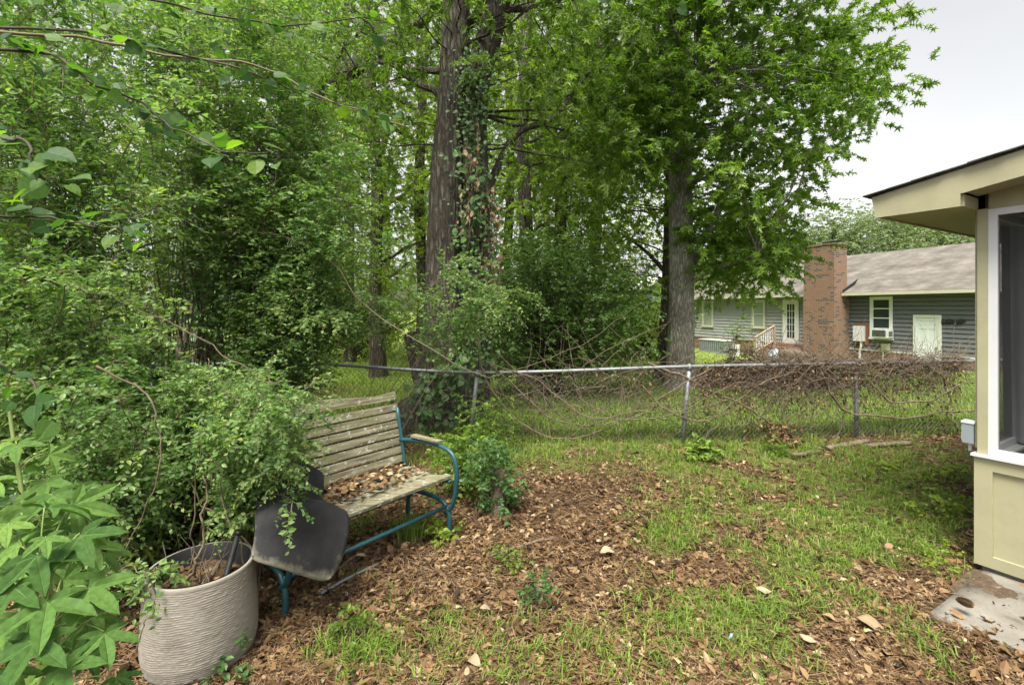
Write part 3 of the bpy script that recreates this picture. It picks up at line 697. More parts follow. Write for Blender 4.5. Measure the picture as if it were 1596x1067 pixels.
def slab():
    na, nb = 60, 30
    A = np.linspace(.05, 3.2, na); Bv = np.linspace(-.80, -.012, nb)
    V = []
    for b in Bv:
        for a in A:
            aa = a; bb = b
            x_, y_ = pl(aa, bb, 0)[:2]
            V.append(pl(aa, bb, .046 + .002 * sin(a * 7 + b * 5)))
    V = np.array(V); i = (np.arange(nb - 1) * na)[:, None]; j = np.arange(na - 1)[None]
    V = V + np.concatenate([rng.normal(0, .0007, (len(V), 1))] * 3, 1) * [0, 0, 1]
    F = np.stack([i + j, i + j + 1, i + na + j + 1, i + na + j], -1).reshape(-1, 4)
    if np.cross(V[F[0, 1]] - V[F[0, 0]], V[F[0, 2]] - V[F[0, 1]])[2] < 0: F = F[:, ::-1]
    o = mesh('path', V, F, M_CONC, smooth=True, uv=False)
    md = o.modifiers.new('thick', 'SOLIDIFY'); md.thickness = .08; md.offset = -1
    o['kind'] = 'structure'
    na, nb = 140, 50; A = np.linspace(.0, 2.2, na); Bv = np.linspace(-.62, -.012, nb); AA, BBv = np.meshgrid(A, Bv)
    h = .038 + .03 * (vnoise(AA * 1.0, BBv, .16, 21) * .6 + vnoise(AA, BBv, .05, 22) * .35 + vnoise(AA, BBv, .02, 23) * .15 - .62 + .55 * np.exp(-((BBv + .17) / .13) ** 2) - 1.6 * np.clip(-BBv - .34, 0, 1) * 6 - .35 * np.exp(-(AA / .05) ** 2))
    V = np.stack([PC[0] + PAa[0] * AA + PB[0] * BBv, PC[1] + PAa[1] * AA + PB[1] * BBv, h], -1).reshape(-1, 3)
    i = (np.arange(nb - 1) * na)[:, None]; j = np.arange(na - 1)[None]
    o = mesh('dirt', V, np.stack([i + j, i + na + j, i + na + j + 1, i + j + 1], -1).reshape(-1, 4), noisemat('dark_dirt', [(.03, .02, .014), (.09, .062, .042), (.17, .125, .09)], 30, .95, .8, 60), smooth=True, uv=False)
    tagobj(o, 'dark dirt washed over the concrete slab beside the porch wall', 'dirt', kind='stuff')
slab()

# ------------------------------------------------------------------ neighbour house
HD = np.array([15.6, 18.1]); HU = np.array([.3245, -.946]); HN = np.array([-.946, -.3245])   # u towards camera-right, n = outward
def hl(u, v, z): return np.array([HD[0] + HU[0] * u + HN[0] * v, HD[1] + HU[1] * u + HN[1] * v, z])
HAX = np.array([[HU[0], HU[1], 0], [HN[0], HN[1], 0], [0, 0, 1]])
def hu(px, v=0.0):
    k = (px - HX) / FOC
    ox, oy = HD + HN * v
    return (k * oy - ox) / (HU[0] - k * HU[1])
def hz(px, py, v=0.0):
    u = hu(px, v); Y = hl(u, v, 0)[1]; return CAMZ - (py - HY) / FOC * Y
def hbox(mb, u0, u1, v0, v1, z0, z1): return mb.box(hl((u0 + u1) / 2, (v0 + v1) / 2, (z0 + z1) / 2), (abs(u1 - u0), abs(v1 - v0), abs(z1 - z0)), HAX)
def siding(mb, u0, u1, z0, z1, lap=.165, v=-.022, d=.044):
    n = int(math.ceil((z1 - z0) / lap)); V = []; 
    for i in range(n):
        a, b = z0 + i * lap, min(z1, z0 + (i + 1) * lap)
        V += [hl(u0, v + d, a), hl(u1, v + d, a), hl(u1, v + .012, b - .02), hl(u0, v + .012, b - .02), hl(u0, v - .06, a), hl(u1, v - .06, a), hl(u0, v - .06, b - .02), hl(u1, v - .06, b - .02)]
    F = []
    for i in range(n): k = i * 8; F += [[k + 0, k + 3, k + 2, k + 1], [k + 4, k, k + 1, k + 5], [k + 3, k + 6, k + 7, k + 2]]
    for i in range(n - 1): k = i * 8; F += [[k + 6, k + 12, k + 13, k + 7]]
    mb.add(V, [F])
def house():
    R = thing('neighbour_house', hl(0, 0, -.5), 'single storey neighbour house with grey lap siding, brown shingle roof and brick chimney', 'house')
    uL, uR = hu(1060), hu(1640); uC0, uC1 = hu(1253, .9), hu(1301, .9)
    ZE, ZF = 2.2, -.07
    m = MB(); siding(m, uC1 - .1, uR, ZF, ZE); m.build('wall', M_SIDE_D, R)['label'] = 'dark slate grey lap siding right of the chimney'
    m = MB(); siding(m, uL, uC0 + .1, ZF, ZE)
    m.build('wall', M_SIDE_L, R)['label'] = 'pale grey lap siding left of the chimney'
    m = MB(); D = 7.2
    for (u, s) in ((uL, -1), (uR, 1)): hbox(m, u - .02, u + .02, -D, -.03, -.5, ZE)
    hbox(m, uL, uR, -D - .04, -D, -.5, ZE); m.build('end_wall', M_SIDE_L, R)
    m = MB(); hbox(m, uL, uR, -.12, .0, -.9, ZF); m.build('foundation', M_BRICK, R)
    m = MB(); hbox(m, uC1, hu(1424.8), .0, .035, ZF - .05, ZF); hbox(m, hu(1468.7), uR, .0, .035, ZF - .05, ZF); m.build('skirt_trim', M_WTRIM, R)
    m = MB(); hbox(m, uL, uC0, .001, .03, ZF - .05, ZF); m.build('skirt_trim', M_WOOD, R)
    # roof hip at left
    E = .42; RR = 3.6; zr = ZE + .12 + .5 * (RR + E); ze = ZE + .12
    a = uL - E; b = uR + E
    def quad(mb, pts, th=.05):
        V = np.array(pts); k = len(pts); V2 = V - np.array([0, 0, th])
        mb.add(np.vstack([V, V2]), [np.array([list(range(k))]), np.array([list(range(k, 2 * k))[::-1]]), np.array([[i, i + k, (i + 1) % k + k, (i + 1) % k] for i in range(k)])])
    m = MB()
    quad(m, [hl(a, E, ze), hl(uL + RR, -RR, zr), hl(b, -RR, zr), hl(b, E, ze)][::-1])
    quad(m, [hl(a, -2 * RR - E, ze), hl(uL + RR, -RR, zr), hl(a, E, ze)][::-1])
    quad(m, [hl(a, -2 * RR - E, ze), hl(b, -2 * RR - E, ze), hl(b, -RR, zr), hl(uL + RR, -RR, zr)][::-1])
    m.build('roof', M_SHING, R)
    m = MB(); g1 = uC0 - .05; g2 = uC1 + .02
    for s, e in ((a, g1), (g2, b)): hbox(m, s, e, E - .0, E + .10, ze - .14, ze - .02); hbox(m, s, e, .0, E - .001, ze - .12, ze - .10)
    m.build('gutter', M_CTRIM, R)
    # chimney
    C = MB(); ztop = hz(1301, 380, .94); zs = hz(1301, 458, .94)
    hbox(C, uC0, uC1, 0.03, .94, -.95, 2.32)
    hbox(C, uC0 + .02, uC1 - .008, .16, .932, 2.321, ztop)
    ch = C.build('chimney', M_BRICK, R)
    m = MB(); hbox(m, uC0 - .015, uC1 + .02, .13, .96, ztop, ztop + .06); m.build('chimney_cap', M_BRICK, ch)
    m = MB(); uc = (uC0 + uC1) / 2; hbox(m, uc - .08, uc + .6, .1, .6, ztop + .16, ztop + .18)
    for du in (-.05, .57):
        for dv in (.12, .58): hbox(m, uc + du, uc + du + .02, dv, dv + .02, ztop + .05, ztop + .16)
    m.add([hl(uc - .1, .08, ztop + .18), hl(uc + .62, .08, ztop + .18), hl(uc + .62, .62, ztop + .18), hl(uc - .1, .62, ztop + .18), hl(uc + .26, .35, ztop + .24)], [np.array([[0, 4, 1], [1, 4, 2], [2, 4, 3], [3, 4, 0]])])
    m.build('chimney_cover', M_BLACK, ch)
    m = MB(); m.add([hl(uC1 + .012, -.05, 2.45), hl(uC1 + .012, .45, 2.3), hl(uC1 + .012, .45, 2.42), hl(uC1 + .012, -.5, 2.95), hl(uC1 + .03, -.05, 2.45), hl(uC1 + .03, .45, 2.3), hl(uC1 + .03, .45, 2.42), hl(uC1 + .03, -.5, 2.95)],
                     [np.array([[0, 1, 2, 3], [4, 7, 6, 5], [0, 4, 5, 1], [1, 5, 6, 2], [2, 6, 7, 3], [3, 7, 4, 0]])]); m.build('flashing', M_BLACK, ch)
    # windows
    def window(x0, x1, y0, y1, glass, bars, trim, sash):
        u0, u1 = hu(x0, .03), hu(x1, .03); xm = (x0 + x1) / 2; z1, z0 = hz(xm, y0), hz(xm, y1); t = .10
        m = MB(); hbox(m, u0, u1, .023, .055, z1 - t, z1); hbox(m, u0 - .03, u1 + .03, .023, .08, z0, z0 + t * .8)
        hbox(m, u0, u0 + t, .023, .055, z0 + t * .8, z1 - t); hbox(m, u1 - t, u1, .023, .055, z0 + t * .8, z1 - t)
        f = m.build('window', trim, R)
        m = MB()
        s = .035
        hbox(m, u0 + t, u0 + t + s, .024, .042, z0 + t * .8, z1 - t); hbox(m, u1 - t - s, u1 - t, .024, .042, z0 + t * .8, z1 - t)
        hbox(m, u0 + t + s, u1 - t - s, .024, .042, z1 - t - s, z1 - t); hbox(m, u0 + t + s, u1 - t - s, .024, .042, z0 + t * .8, z0 + t * .8 + s)
        for q in bars: zz = z0 + (z1 - z0) * q; hbox(m, u0 + t + s, u1 - t - s, .024, .044, zz - .02, zz + .02)
        m.build('sash', sash, f)
        m = MB(); hbox(m, u0 + t + s, u1 - t - s, .0235, .030, z0 + t * .8 + s, z1 - t - s); m.build('pane', glass, f)
        return u0, u1, z0, z1
    window(1094.5, 1111.8, 468, 509.5, M_BLIND, [.5], M_CTRIM, M_CTRIM)
    window(1172, 1193, 466.5, 512, M_BLIND, [.5], M_CTRIM, M_WTRIM)
    u0, u1, z0, z1 = window(1356, 1391.5, 462, 529, M_GLASS, [.5, .72, .26], M_WTRIM, M_WTRIM)
    # window air conditioner: thing of its own
    t = thing('window_air_conditioner', hl((u0 + u1) / 2, .05, z0), 'white window air conditioner sticking out under the dark sash window', 'air conditioner')
    a0, a1 = hu(1360, .3), hu(1386, .3); w0 = z0 + .1; w1 = w0 + .33
    m = MB(); hbox(m, a0, a1, .06, .42, w0, w1); m.build('case', M_WHITE, t)
    m = MB()
    for i in range(9): zz = w0 + .04 + i * .03; hbox(m, a0 + .06, a1 - .06, .421, .426, zz, zz + .018)
    for i in range(6): zz = w0 + .06 + i * .035; hbox(m, a1 + .001, a1 + .005, .12, .34, zz, zz + .02)
    m.build('grille', M_BLACK, t)
    # french door
    u0, u1 = hu(1221), hu(1246); z1, z0 = hz(1234, 466), hz(1234, 534.5)
    m = MB(); t_ = .11; hbox(m, u0, u1, .023, .06, z1 - t_, z1); hbox(m, u0, u0 + t_, .023, .06, z0, z1 - t_); hbox(m, u1 - t_, u1, .023, .06, z0, z1 - t_)
    f = m.build('door', M_WTRIM, R); f['label'] = 'white french door with fifteen small panes'
    m = MB(); a, b = u0 + t_, u1 - t_; st = .13
    hbox(m, a, a + st, .024, .045, z0, z1 - t_); hbox(m, b - st, b, .024, .045, z0, z1 - t_); hbox(m, a + st, b - st, .024, .045, z0, z0 + .25); hbox(m, a + st, b - st, .024, .045, z1 - t_ - .14, z1 - t_)
    gz0, gz1 = z0 + .25, z1 - t_ - .14; ga, gb = a + st, b - st
    for i in (1, 2): q = ga + (gb - ga) * i / 3; hbox(m, q - .013, q + .013, .024, .044, gz0, gz1)
    for i in range(1, 5): q = gz0 + (gz1 - gz0) * i / 5; hbox(m, ga, gb, .024, .043, q - .013, q + .013)
    m.build('leaf', M_WTRIM, f); m = MB(); hbox(m, ga, gb, .0235, .03, gz0, gz1); m.build('pane', M_GLASS, f)
    # white panelled door
    u0, u1 = hu(1424.8), hu(1468.7); z1 = hz(1446, 490.5); z0 = z1 - 2.15
    m = MB(); t_ = .10; hbox(m, u0, u1, .023, .07, z1 - t_, z1); hbox(m, u0, u0 + t_, .023, .07, z0, z1 - t_); hbox(m, u1 - t_, u1, .023, .07, z0, z1 - t_)
    f = m.build('door', M_WTRIM, R); f['label'] = 'white six panel door set low in the slate siding'
    m = MB(); a, b = u0 + t_, u1 - t_; hbox(m, a, b, .018, .03, z0, z1 - t_); H = z1 - t_ - z0
    W = b - a
    xs = [(0, .13), (.46, .54), (.87, 1)]
    zz = [(0, .10), (.36, .44), (.79, .83), (.94, 1.0)]
    for p, q in xs: hbox(m, a + W * p, a + W * q, .0301, .042, z0, z0 + H)
    for p, q in zz:
        hbox(m, a + W * .13, a + W * .46, .0301, .0415, z0 + H * p, z0 + H * q); hbox(m, a + W * .54, a + W * .87, .0301, .0415, z0 + H * p, z0 + H * q)
    m.build('leaf', M_DOOR, f)
    m = MB(); hbox(m, b - .09, b - .03, .045, .09, z0 + .90, z0 + .96); m.build('handle', M_GALV, f)
    # steps
    u0, u1 = hu(1205, .6), hu(1250, .6); m = MB()
    zt = hz(1234, 535, .3)
    for i in range(4): hbox(m, u0 - .05, u1 + .1, .024 + i * .0, .55 + i * .32, -.95, zt - .17 * i - .002)
    m.build('steps', M_BRICK, R)
house()

def house_extras():
    # stair rail
    v1, v0 = .75, 1.75
    t = thing('stair_railing', hl(hu(1178, 1.7), 1.7, -.55), 'tan wooden stair railing beside the brick steps of the neighbour house', 'railing')
    u = hu(1192, 1.2)
    zT, zB = hz(1208, 508, v1), hz(1175, 526.5, v0)
    uA, uB = hu(1207, v1), hu(1176, v0)
    A = hl(uA, v1, zT); B = hl(uB, v0, zB)
    for (p, n_) in ((A, 'post'), (B, 'post')):
        m = MB(); m.box((p[0], p[1], (p[2] - .92) / 2 + .0), (.09, .09, p[2] + .90), HAX); m.build('post', M_WOOD, t)
    d = B - A
    for off, nm in ((0.0, 'handrail'), (-.72, 'bottom_rail')):
        m = MB(); m.tube([A + np.array([0, 0, off + .02]), B + np.array([0, 0, off + .02])], .05 if off == 0 else .035, 4); m.build(nm, M_WOOD, t)
    m = MB()
    for i in range(1, 9):
        q = A + d * i / 9; m.box(q + np.array([0, 0, -.35]), (.035, .035, .70), HAX)
    m.build('balusters', M_WTRIM, t)
    # meter box
    um = hu(1340.5, .05)
    t = thing('electric_meter', hl(um, .05, 0), 'pale grey electric meter box on a rusty board with a conduit below', 'meter box')
    m = MB(); zc = hz(1340, 520); hbox(m, um - .22, um + .36, .0235, .05, zc - .45, zc + .45); m.build('backboard', noisemat('rusty_board', [(.12, .05, .03), (.25, .12, .07)], 6), t)
    m = MB(); hbox(m, um - .20, um + .22, .051, .20, zc - .30, zc + .34); m.build('box_body', M_WHITE, t)
    m = MB(); m.tube([hl(um + .10, .13, zc - .3), hl(um + .1, .13, zc - .5), hl(um + .02, .10, zc - .75), hl(um + .02, .10, zc - 1.4)], .045, 8); m.build('conduit', M_WTRIM, t)
    uv_ = hu(1381, .05); zc = hz(1381, 540)
    t = thing('dryer_vent', hl(uv_, .05, zc), 'small beige vent hood with a thin pipe under the air conditioner', 'vent')
    m = MB(); hbox(m, uv_ - .14, uv_ + .14, .0235, .14, zc - .13, zc + .13); m.build('hood', M_CTRIM, t)
    m = MB(); m.tube([hl(uv_ - .1, .08, zc - .13), hl(uv_ - .1, .08, zc - .9)], .025, 6); m.build('pipe', M_WTRIM, t)
    # black iron wall hook
    uo = hu(1485, .03); zc = hz(1485, 502.5)
    t = thing('wall_ornament', hl(uo, .03, zc), 'small black scrolled metal ornament hung beside the white panelled door', 'ornament')
    m = MB()
    for k, (du, dz, s) in enumerate([(-.28, 0, 1), (-.1, .02, 1), (.1, -.02, -1), (.26, .03, 1)]):
        th = np.linspace(0, 5.5, 16); rr = .11 * (1 - th / 8)
        m.tube([hl(uo + du + s * r_ * cos(q), .05, zc + dz + r_ * sin(q)) for q, r_ in zip(th, rr)], .018, 5)
    m.tube([hl(uo - .38, .05, zc), hl(uo, .05, zc + .03), hl(uo + .36, .05, zc + .05)], .022, 5)
    m.build('scrollwork', M_BLACK, t)
    # outdoor condenser
    uc = hu(1108, .9)
    t = thing('air_conditioning_condenser', hl(uc, .9, -.88), 'grey box shaped condenser standing by the pale left wall', 'air conditioner')
    c0, c1 = hu(1090, 1.2), hu(1128, 1.2); ztop = hz(1108, 529, 1.2)
    m = MB(); hbox(m, c0, c1, .4, 1.2, -.9, ztop - .04); m.build('case', M_GREY, t)
    m = MB()
    for i in range(12): q = c0 + .06 + (c1 - c0 - .12) * i / 11.; hbox(m, q, q + .03, 1.201, 1.21, -.75, ztop - .12)
    m.build('grille', M_BLACK, t)
    m = MB(); hbox(m, c0 - .03, c1 + .03, .37, 1.23, ztop - .04, ztop); m.build('lid', M_WHITE, t)
    # small white bucket
    ub = hu(1148, 1.5)
    t = thing('bucket', hl(ub, 1.5, -.85), 'small white bucket between the condenser and the stair railing', 'bucket')
    c = hl(ub, 1.5, 0); zt = hz(1148, 537, 1.5)
    m = MB(); m.tube([(c[0], c[1], -.87), (c[0], c[1], zt)], [.15, .18], 16); m.build('pail', M_WTRIM, t)
    m = MB(); th = np.linspace(0, pi, 12); m.tube([(c[0] + .18 * cos(q), c[1], zt + .02 - .1 * sin(q) - .03) for q in th], .008, 5); m.build('bail_handle', M_GALV, t)
    # things lying by the steps
    for (px_, py_, lab, mat, Lh, r_) in ((1205, 553, 'grey plastic tub lying in front of the steps', M_GREY, .6, .27), (1289, 551, 'grey tub leaning at the chimney foot', M_GREY, .5, .25)):
        Yq = 22.0; c = P(px_, py_ + 3, Yq)
        t = thing('plastic_tub', (c[0], c[1], c[2] - .25), lab, 'tub')
        m = MB(); ax_ = nrm(np.array([.6, .3, .45])); m.tube([c - ax_ * Lh * .5, c - ax_ * Lh * .45, c + ax_ * Lh * .5], [r_ * .6, r_ * .8, r_], 16); m.build('shell', mat, t)
        m = MB(); q = np.linspace(0, 2 * pi, 24); s1 = nrm(np.cross(ax_, [0, 0, 1.])); s2 = np.cross(ax_, s1)
        m.tube([c + ax_ * Lh * .5 + r_ * 1.03 * (cos(a_) * s1 + sin(a_) * s2) for a_ in q], .018, 5); m.build('rim', M_GALV, t)
    for k, (a_, b_, r0, lab) in enumerate((((1219, 550), (1262, 555), .16, 'short pale sawn log lying in front of the brick steps'), ((1262, 556), (1285, 532), .045, 'thin bare pole leaning up against the chimney'), ((1240, 563), (1195, 566), .11, 'dark log lying beneath the pale one'))):
        p0, p1 = P(*a_, 21.5), P(*b_, 22.0); r0 = r0 * 1.35; r = np.random.default_rng(k)
        o = MB().tube(wob(np.linspace(p0, p1, 9), .03, r=r), r0 * r.uniform(.85, 1.1, 9), 9).build('log', M_LOG, None, smooth=True); tagobj(o, lab, 'log')
house_extras()

# brush piles
def brush(name, cx, cy, Y, wx, hz_, n, lab, seed, mat=M_VINE):
    r = np.random.default_rng(seed); c = P(cx, cy, Y); c[2] = float(gz(c[0], c[1])) + .05
    S = n; ct = c + r.normal(0, 1, (S, 3)) * np.array([wx * .38, wx * .25, hz_ * .3]); ct[:, 2] = c[2] + np.abs(ct[:, 2] - c[2]) * np.maximum(.2, 1 - np.abs(ct[:, 0] - c[0]) / wx)
    a = r.uniform(0, 2 * pi, S); L = r.uniform(.2, .8, S) * wx * .5
    d = np.stack([np.cos(a), np.sin(a), r.normal(0, .25, S)], -1) * L[:, None]
    k = 6; t = np.linspace(-.5, .5, k)
    PT = ct[:, None] + d[:, None] * t[None, :, None] + r.normal(0, .03, (S, k, 3)); PT[:, :, 2] -= .35 * (t[None] ** 2) * L[:, None]
    V, F = tubes_batch(PT, (r.uniform(.006, .016, S)[:, None] * np.linspace(1, .5, k)[None]), 4)
    o = mesh(name, V, F, mat, uv=False); tagobj(o, lab, 'brush pile'); return o
brush('brush_pile', 1160, 572, 12.5, 1.7, 1.35, 800, 'heap of grey brown cut branches lying right of the big trunk behind the fence', 11)
brush('brush_pile', 1255, 575, 11.5, 1.5, .85, 450, 'low scatter of cut sticks piled in front of the chimney behind the fence', 12)

# distant blue gable house
def gable(px0, px1, pyt, pye, Y, mat, lab, roofm, base=-.6):
    c0, c1 = P(px0, pye, Y), P(px1, pye, Y); zt = P(0, pyt, Y)[2]; ze = c0[2]; xm = (c0[0] + c1[0]) / 2; D = 8
    t = thing('distant_house', (xm, Y, base), lab, 'house')
    m = MB(); V = [(c0[0], Y, base), (c1[0], Y, base), (c1[0], Y, ze), (xm, Y, zt), (c0[0], Y, ze)]
    V2 = [(x_, y_ + D, z_) for x_, y_, z_ in V]
    m.add(V + V2, [np.array([[0, 1, 2, 3, 4], [9, 8, 7, 6, 5]]), np.array([[0, 5, 6, 1], [1, 6, 7, 2], [4, 9, 5, 0]])]); m.build('wall', mat, t)
    m = MB(); o_ = .4; s = (zt - ze) / (xm - c0[0])
    for sg, xe in ((-1, c0[0] - o_), (1, c1[0] + o_)):
        ze2 = ze - o_ * s
        A = np.array([(xe, Y - o_, ze2 + .05), (xm, Y - o_, zt + .05), (xm, Y + D, zt + .05), (xe, Y + D, ze2 + .05)]); B_ = A + np.array([0, 0, .12])
        m.add(np.vstack([A, B_]), [np.array([[0, 1, 2, 3], [7, 6, 5, 4], [0, 4, 5, 1], [1, 5, 6, 2], [2, 6, 7, 3], [3, 7, 4, 0]])])
    m.build('roof', roofm, t)
    m = MB(); w_ = .5
    m.box(((xm), Y - .03, ze - .6), (1.0, .04, 1.1)); f = m.build('window', M_WTRIM, t)
    m = MB(); m.box((xm, Y - .06, ze - .6), (.8, .02, .9)); m.build('pane', M_GLASS, f)
gable(985, 1100, 428, 464, 34, M_SIDE_B, 'pale blue gabled house glimpsed left of the big grey trunk', M_WTRIM)
gable(760, 830, 450, 478, 33, M_WTRIM, 'white house glimpsed through the dark evergreen behind the twin trunk', M_SHING)

# wooden board fence far behind
def boardfence():
    t = thing('board_fence', P(1000, 520, 27) * np.array([1, 1, 0]) + np.array([0, 0, -.5]), 'weathered brown board fence at the far edge of the lawn', 'fence')
    x0, x1 = P(830, 0, 27)[0], P(1060, 0, 27)[0]; m = MB(); x_ = x0
    while x_ < x1: m.box((x_ + .07, 27 + .01 * sin(x_ * 9), .2 + .02 * sin(x_ * 17)), (.13, .02, 1.45)); x_ += .14
    m.build('boards', M_LOG, t)
    m = MB(); m.box(((x0 + x1) / 2, 27.05, .65), (x1 - x0, .04, .09)); m.box(((x0 + x1) / 2, 27.05, -.2), (x1 - x0, .04, .09)); m.build('rail', M_LOG, t)
boardfence()

# ------------------------------------------------------------------ trees
def trunk(mb, pts, rad, sides=24, n=40, rough=.06, seed=0, flare=0):
    r = np.random.default_rng(seed); p = spline(pts, n); rr = np.interp(np.linspace(0, 1, n), np.linspace(0, 1, len(rad)), rad)
    V, F, C = tube(p, rr, sides)
    V = V.reshape(n, sides, 3); a = np.arange(sides) * 2 * pi / sides; z = np.linspace(0, 1, n)
    f = np.zeros((n, sides))
    for k in (3, 5, 8, 11): f += r.uniform(.3, 1) * np.sin(k * a[None] + r.uniform(0, 6) + 3 * np.sin(z[:, None] * r.uniform(2, 6))) / (k ** .6)
    f += r.normal(0, .35, f.shape)
    s = 1 + rough * f
    if flare: s *= 1 + (flare * np.exp(-z * 14))[:, None] * (1 + .5 * np.sin(5 * a[None] + 1))
    V = p[:, None] + (V - p[:, None]) * s[..., None]
    mb.add(V.reshape(-1, 3), F); return p, rr

def make_tree(name, label, cat, tpts, trad, clusters, crad=.35, nsp=16, slen=.35, nleaf=9, lsize=.1, tpl=LEAF2, lmat=L_MID, bark=B_DARK,
              seed=0, droop=.4, limbs=6, sides=20, limb_r=.05, flare=.5, group=None, extra=None, twr=.003, rough=.05, trunkn=36, limbmat=None, flat=.3, k=3, hang=.55):
    r = np.random.default_rng(seed)
    R = thing(name, tpts[0], label, cat, group)
    m = MB(); p, rr = trunk(m, tpts, trad, sides, trunkn, rough, seed, flare)
    if extra:
        for (ep, er) in extra: trunk(m, ep, er, max(10, sides - 4), 24, rough, seed + 5)
    m.build('trunk', bark, R, smooth=True)
    C = np.asarray(clusters); N = len(C)
    lm = MB()
    hubs = C[r.choice(N, min(limbs, N), replace=False)]
    paths = []
    for h in hubs:
        dist = np.linalg.norm((p - h)[:, :2], axis=1); want = h[2] - .45 * dist
        i = int(np.argmin(np.abs(p[:, 2] - want) + 0 * dist)); i = max(3, min(i, len(p) - 2))
        L = np.linalg.norm(h - p[i]); mid = (p[i] + h) / 2 + np.array([0, 0, .12 * L]) + r.normal(0, .06 * L, 3)
        q = wob(bez(p[i], mid, h, 12), .025 * L, r=r); q[0] = p[i]
        r0 = min(rr[i] * .5, limb_r * (.6 + .12 * L)); lm.tube(q, np.linspace(r0, r0 * .25, 12), 7); paths.append(q)
    allp = np.concatenate(paths + [p[len(p) // 3:]])
    for c in C:
        d = np.linalg.norm(allp - c, axis=1) + .6 * np.maximum(0, allp[:, 2] - c[2]); j = allp[np.argmin(d)]
        L = np.linalg.norm(c - j)
        if L < .05: continue
        q = wob(bez(j, (j + c) / 2 + np.array([0, 0, .1 * L]), c, 7), .035 * L, r=r); q[0] = j
        lm.tube(q, np.linspace(.004 + .006 * L, .002, 7) * (limb_r / .05), 4)
    lm.build('limbs', limbmat or bark, R)
    st = np.repeat(C, nsp, 0) + r.normal(0, 1, (N * nsp, 3)) * crad * np.array([1, 1, .85])
    di = (st - np.repeat(C, nsp, 0)) / crad + r.normal(0, .6, st.shape); di[:, 2] *= .75
    tc_ = np.clip(np.repeat(r.uniform(0, 1, N), nsp) * .7 + r.uniform(0, .3, N * nsp), 0, 1)
    (tv, tf), (V, F, t) = sprays(st, di, slen * r.uniform(.6, 1.2, len(st)), nleaf, lsize, tpl, droop, r, k=k, twr=twr, tint_c=tc_, flat=flat, hang=hang)
    cr = mesh('crown', V, F, lmat, R, uv=False, attr=t)
    mesh('twigs', tv, tf, M_TWIGD, cr, uv=False)
    return R

def multi(polys, r):
    return np.concatenate([vol(p, y0, y1, n, r) for p, y0, y1, n in polys])

def basept(px, Y): x_ = (px - HX) / FOC * Y; return np.array([x_, Y, float(gz(x_, Y)) - .05])

def up(px, py, Y): return P(px, py, Y)
r = np.random.default_rng(100)

# tree B: big grey oak-like trunk with star leaved crown over the neighbour house
YB = 11.0
polyB = [(905, -120), (1330, -140), (1365, 20), (1330, 80), (1395, 150), (1340, 175), (1300, 210), (1265, 270), (1225, 300), (1190, 330), (1140, 330), (1090, 260), (1010, 270), (930, 200), (890, 90)]
polyB2 = [(1095, 330), (1180, 330), (1215, 385), (1225, 420), (1195, 425), (1150, 390), (1095, 370)]
cB = multi([(polyB, 8.2, 13.5, 215), (polyB2, 9.6, 11.5, 26), ([(900, -260), (1330, -260), (1350, -60), (900, -60)], 8, 14, 60), ([(985, -50), (1130, -50), (1130, 250), (1060, 275), (985, 240)], 9.3, 10.4, 30)], r)
make_tree('sweetgum_tree', 'tall tree with thick straight grey furrowed trunk and bright green crown overhanging the neighbour house', 'tree',
          [basept(1060, YB), up(1062, 480, YB), up(1061, 330, YB), up(1058, 150, YB), up(1050, -80, YB), up(1046, -300, YB)], [.31, .275, .255, .24, .2, .16],
          cB, .38, 14, .38, 10, .135, STAR, L_GUM, B_OAK, 101, .22, 9, 40, .065, .15, rough=.025, trunkn=90,
          extra=[([up(1068, 440, YB), up(1090, 385, YB + .2), up(1108, 350, YB + .5), up(1130, 300, YB + .9)], [.10, .085, .07, .05])], twr=.004)
# slim dark trunk behind it
YB2 = 14.0
make_tree('slim_tree', 'slender dark trunked tree standing close behind the thick grey trunk', 'tree',
          [basept(1036, YB2), up(1040, 480, YB2), up(1043, 380, YB2), up(1046, 250, YB2), up(1052, 60, YB2), up(1060, -150, YB2)], [.24, .19, .17, .15, .12, .08],
          multi([([(900, 60), (1060, 40), (1070, 300), (1000, 440), (930, 440), (890, 250)], 12, 17, 56), ([(1080, 300), (1200, 320), (1190, 420), (1090, 440)], 13, 17, 40)], r), .5, 14, .5, 8, .14, STAR, L_BRI, B_DARK, 102, .35, 8, 20, .06, .4,
          extra=[([up(1038, 425, YB2), up(1010, 395, YB2), up(985, 375, YB2), up(960, 360, YB2)], [.07, .05, .04, .02])], twr=.005)

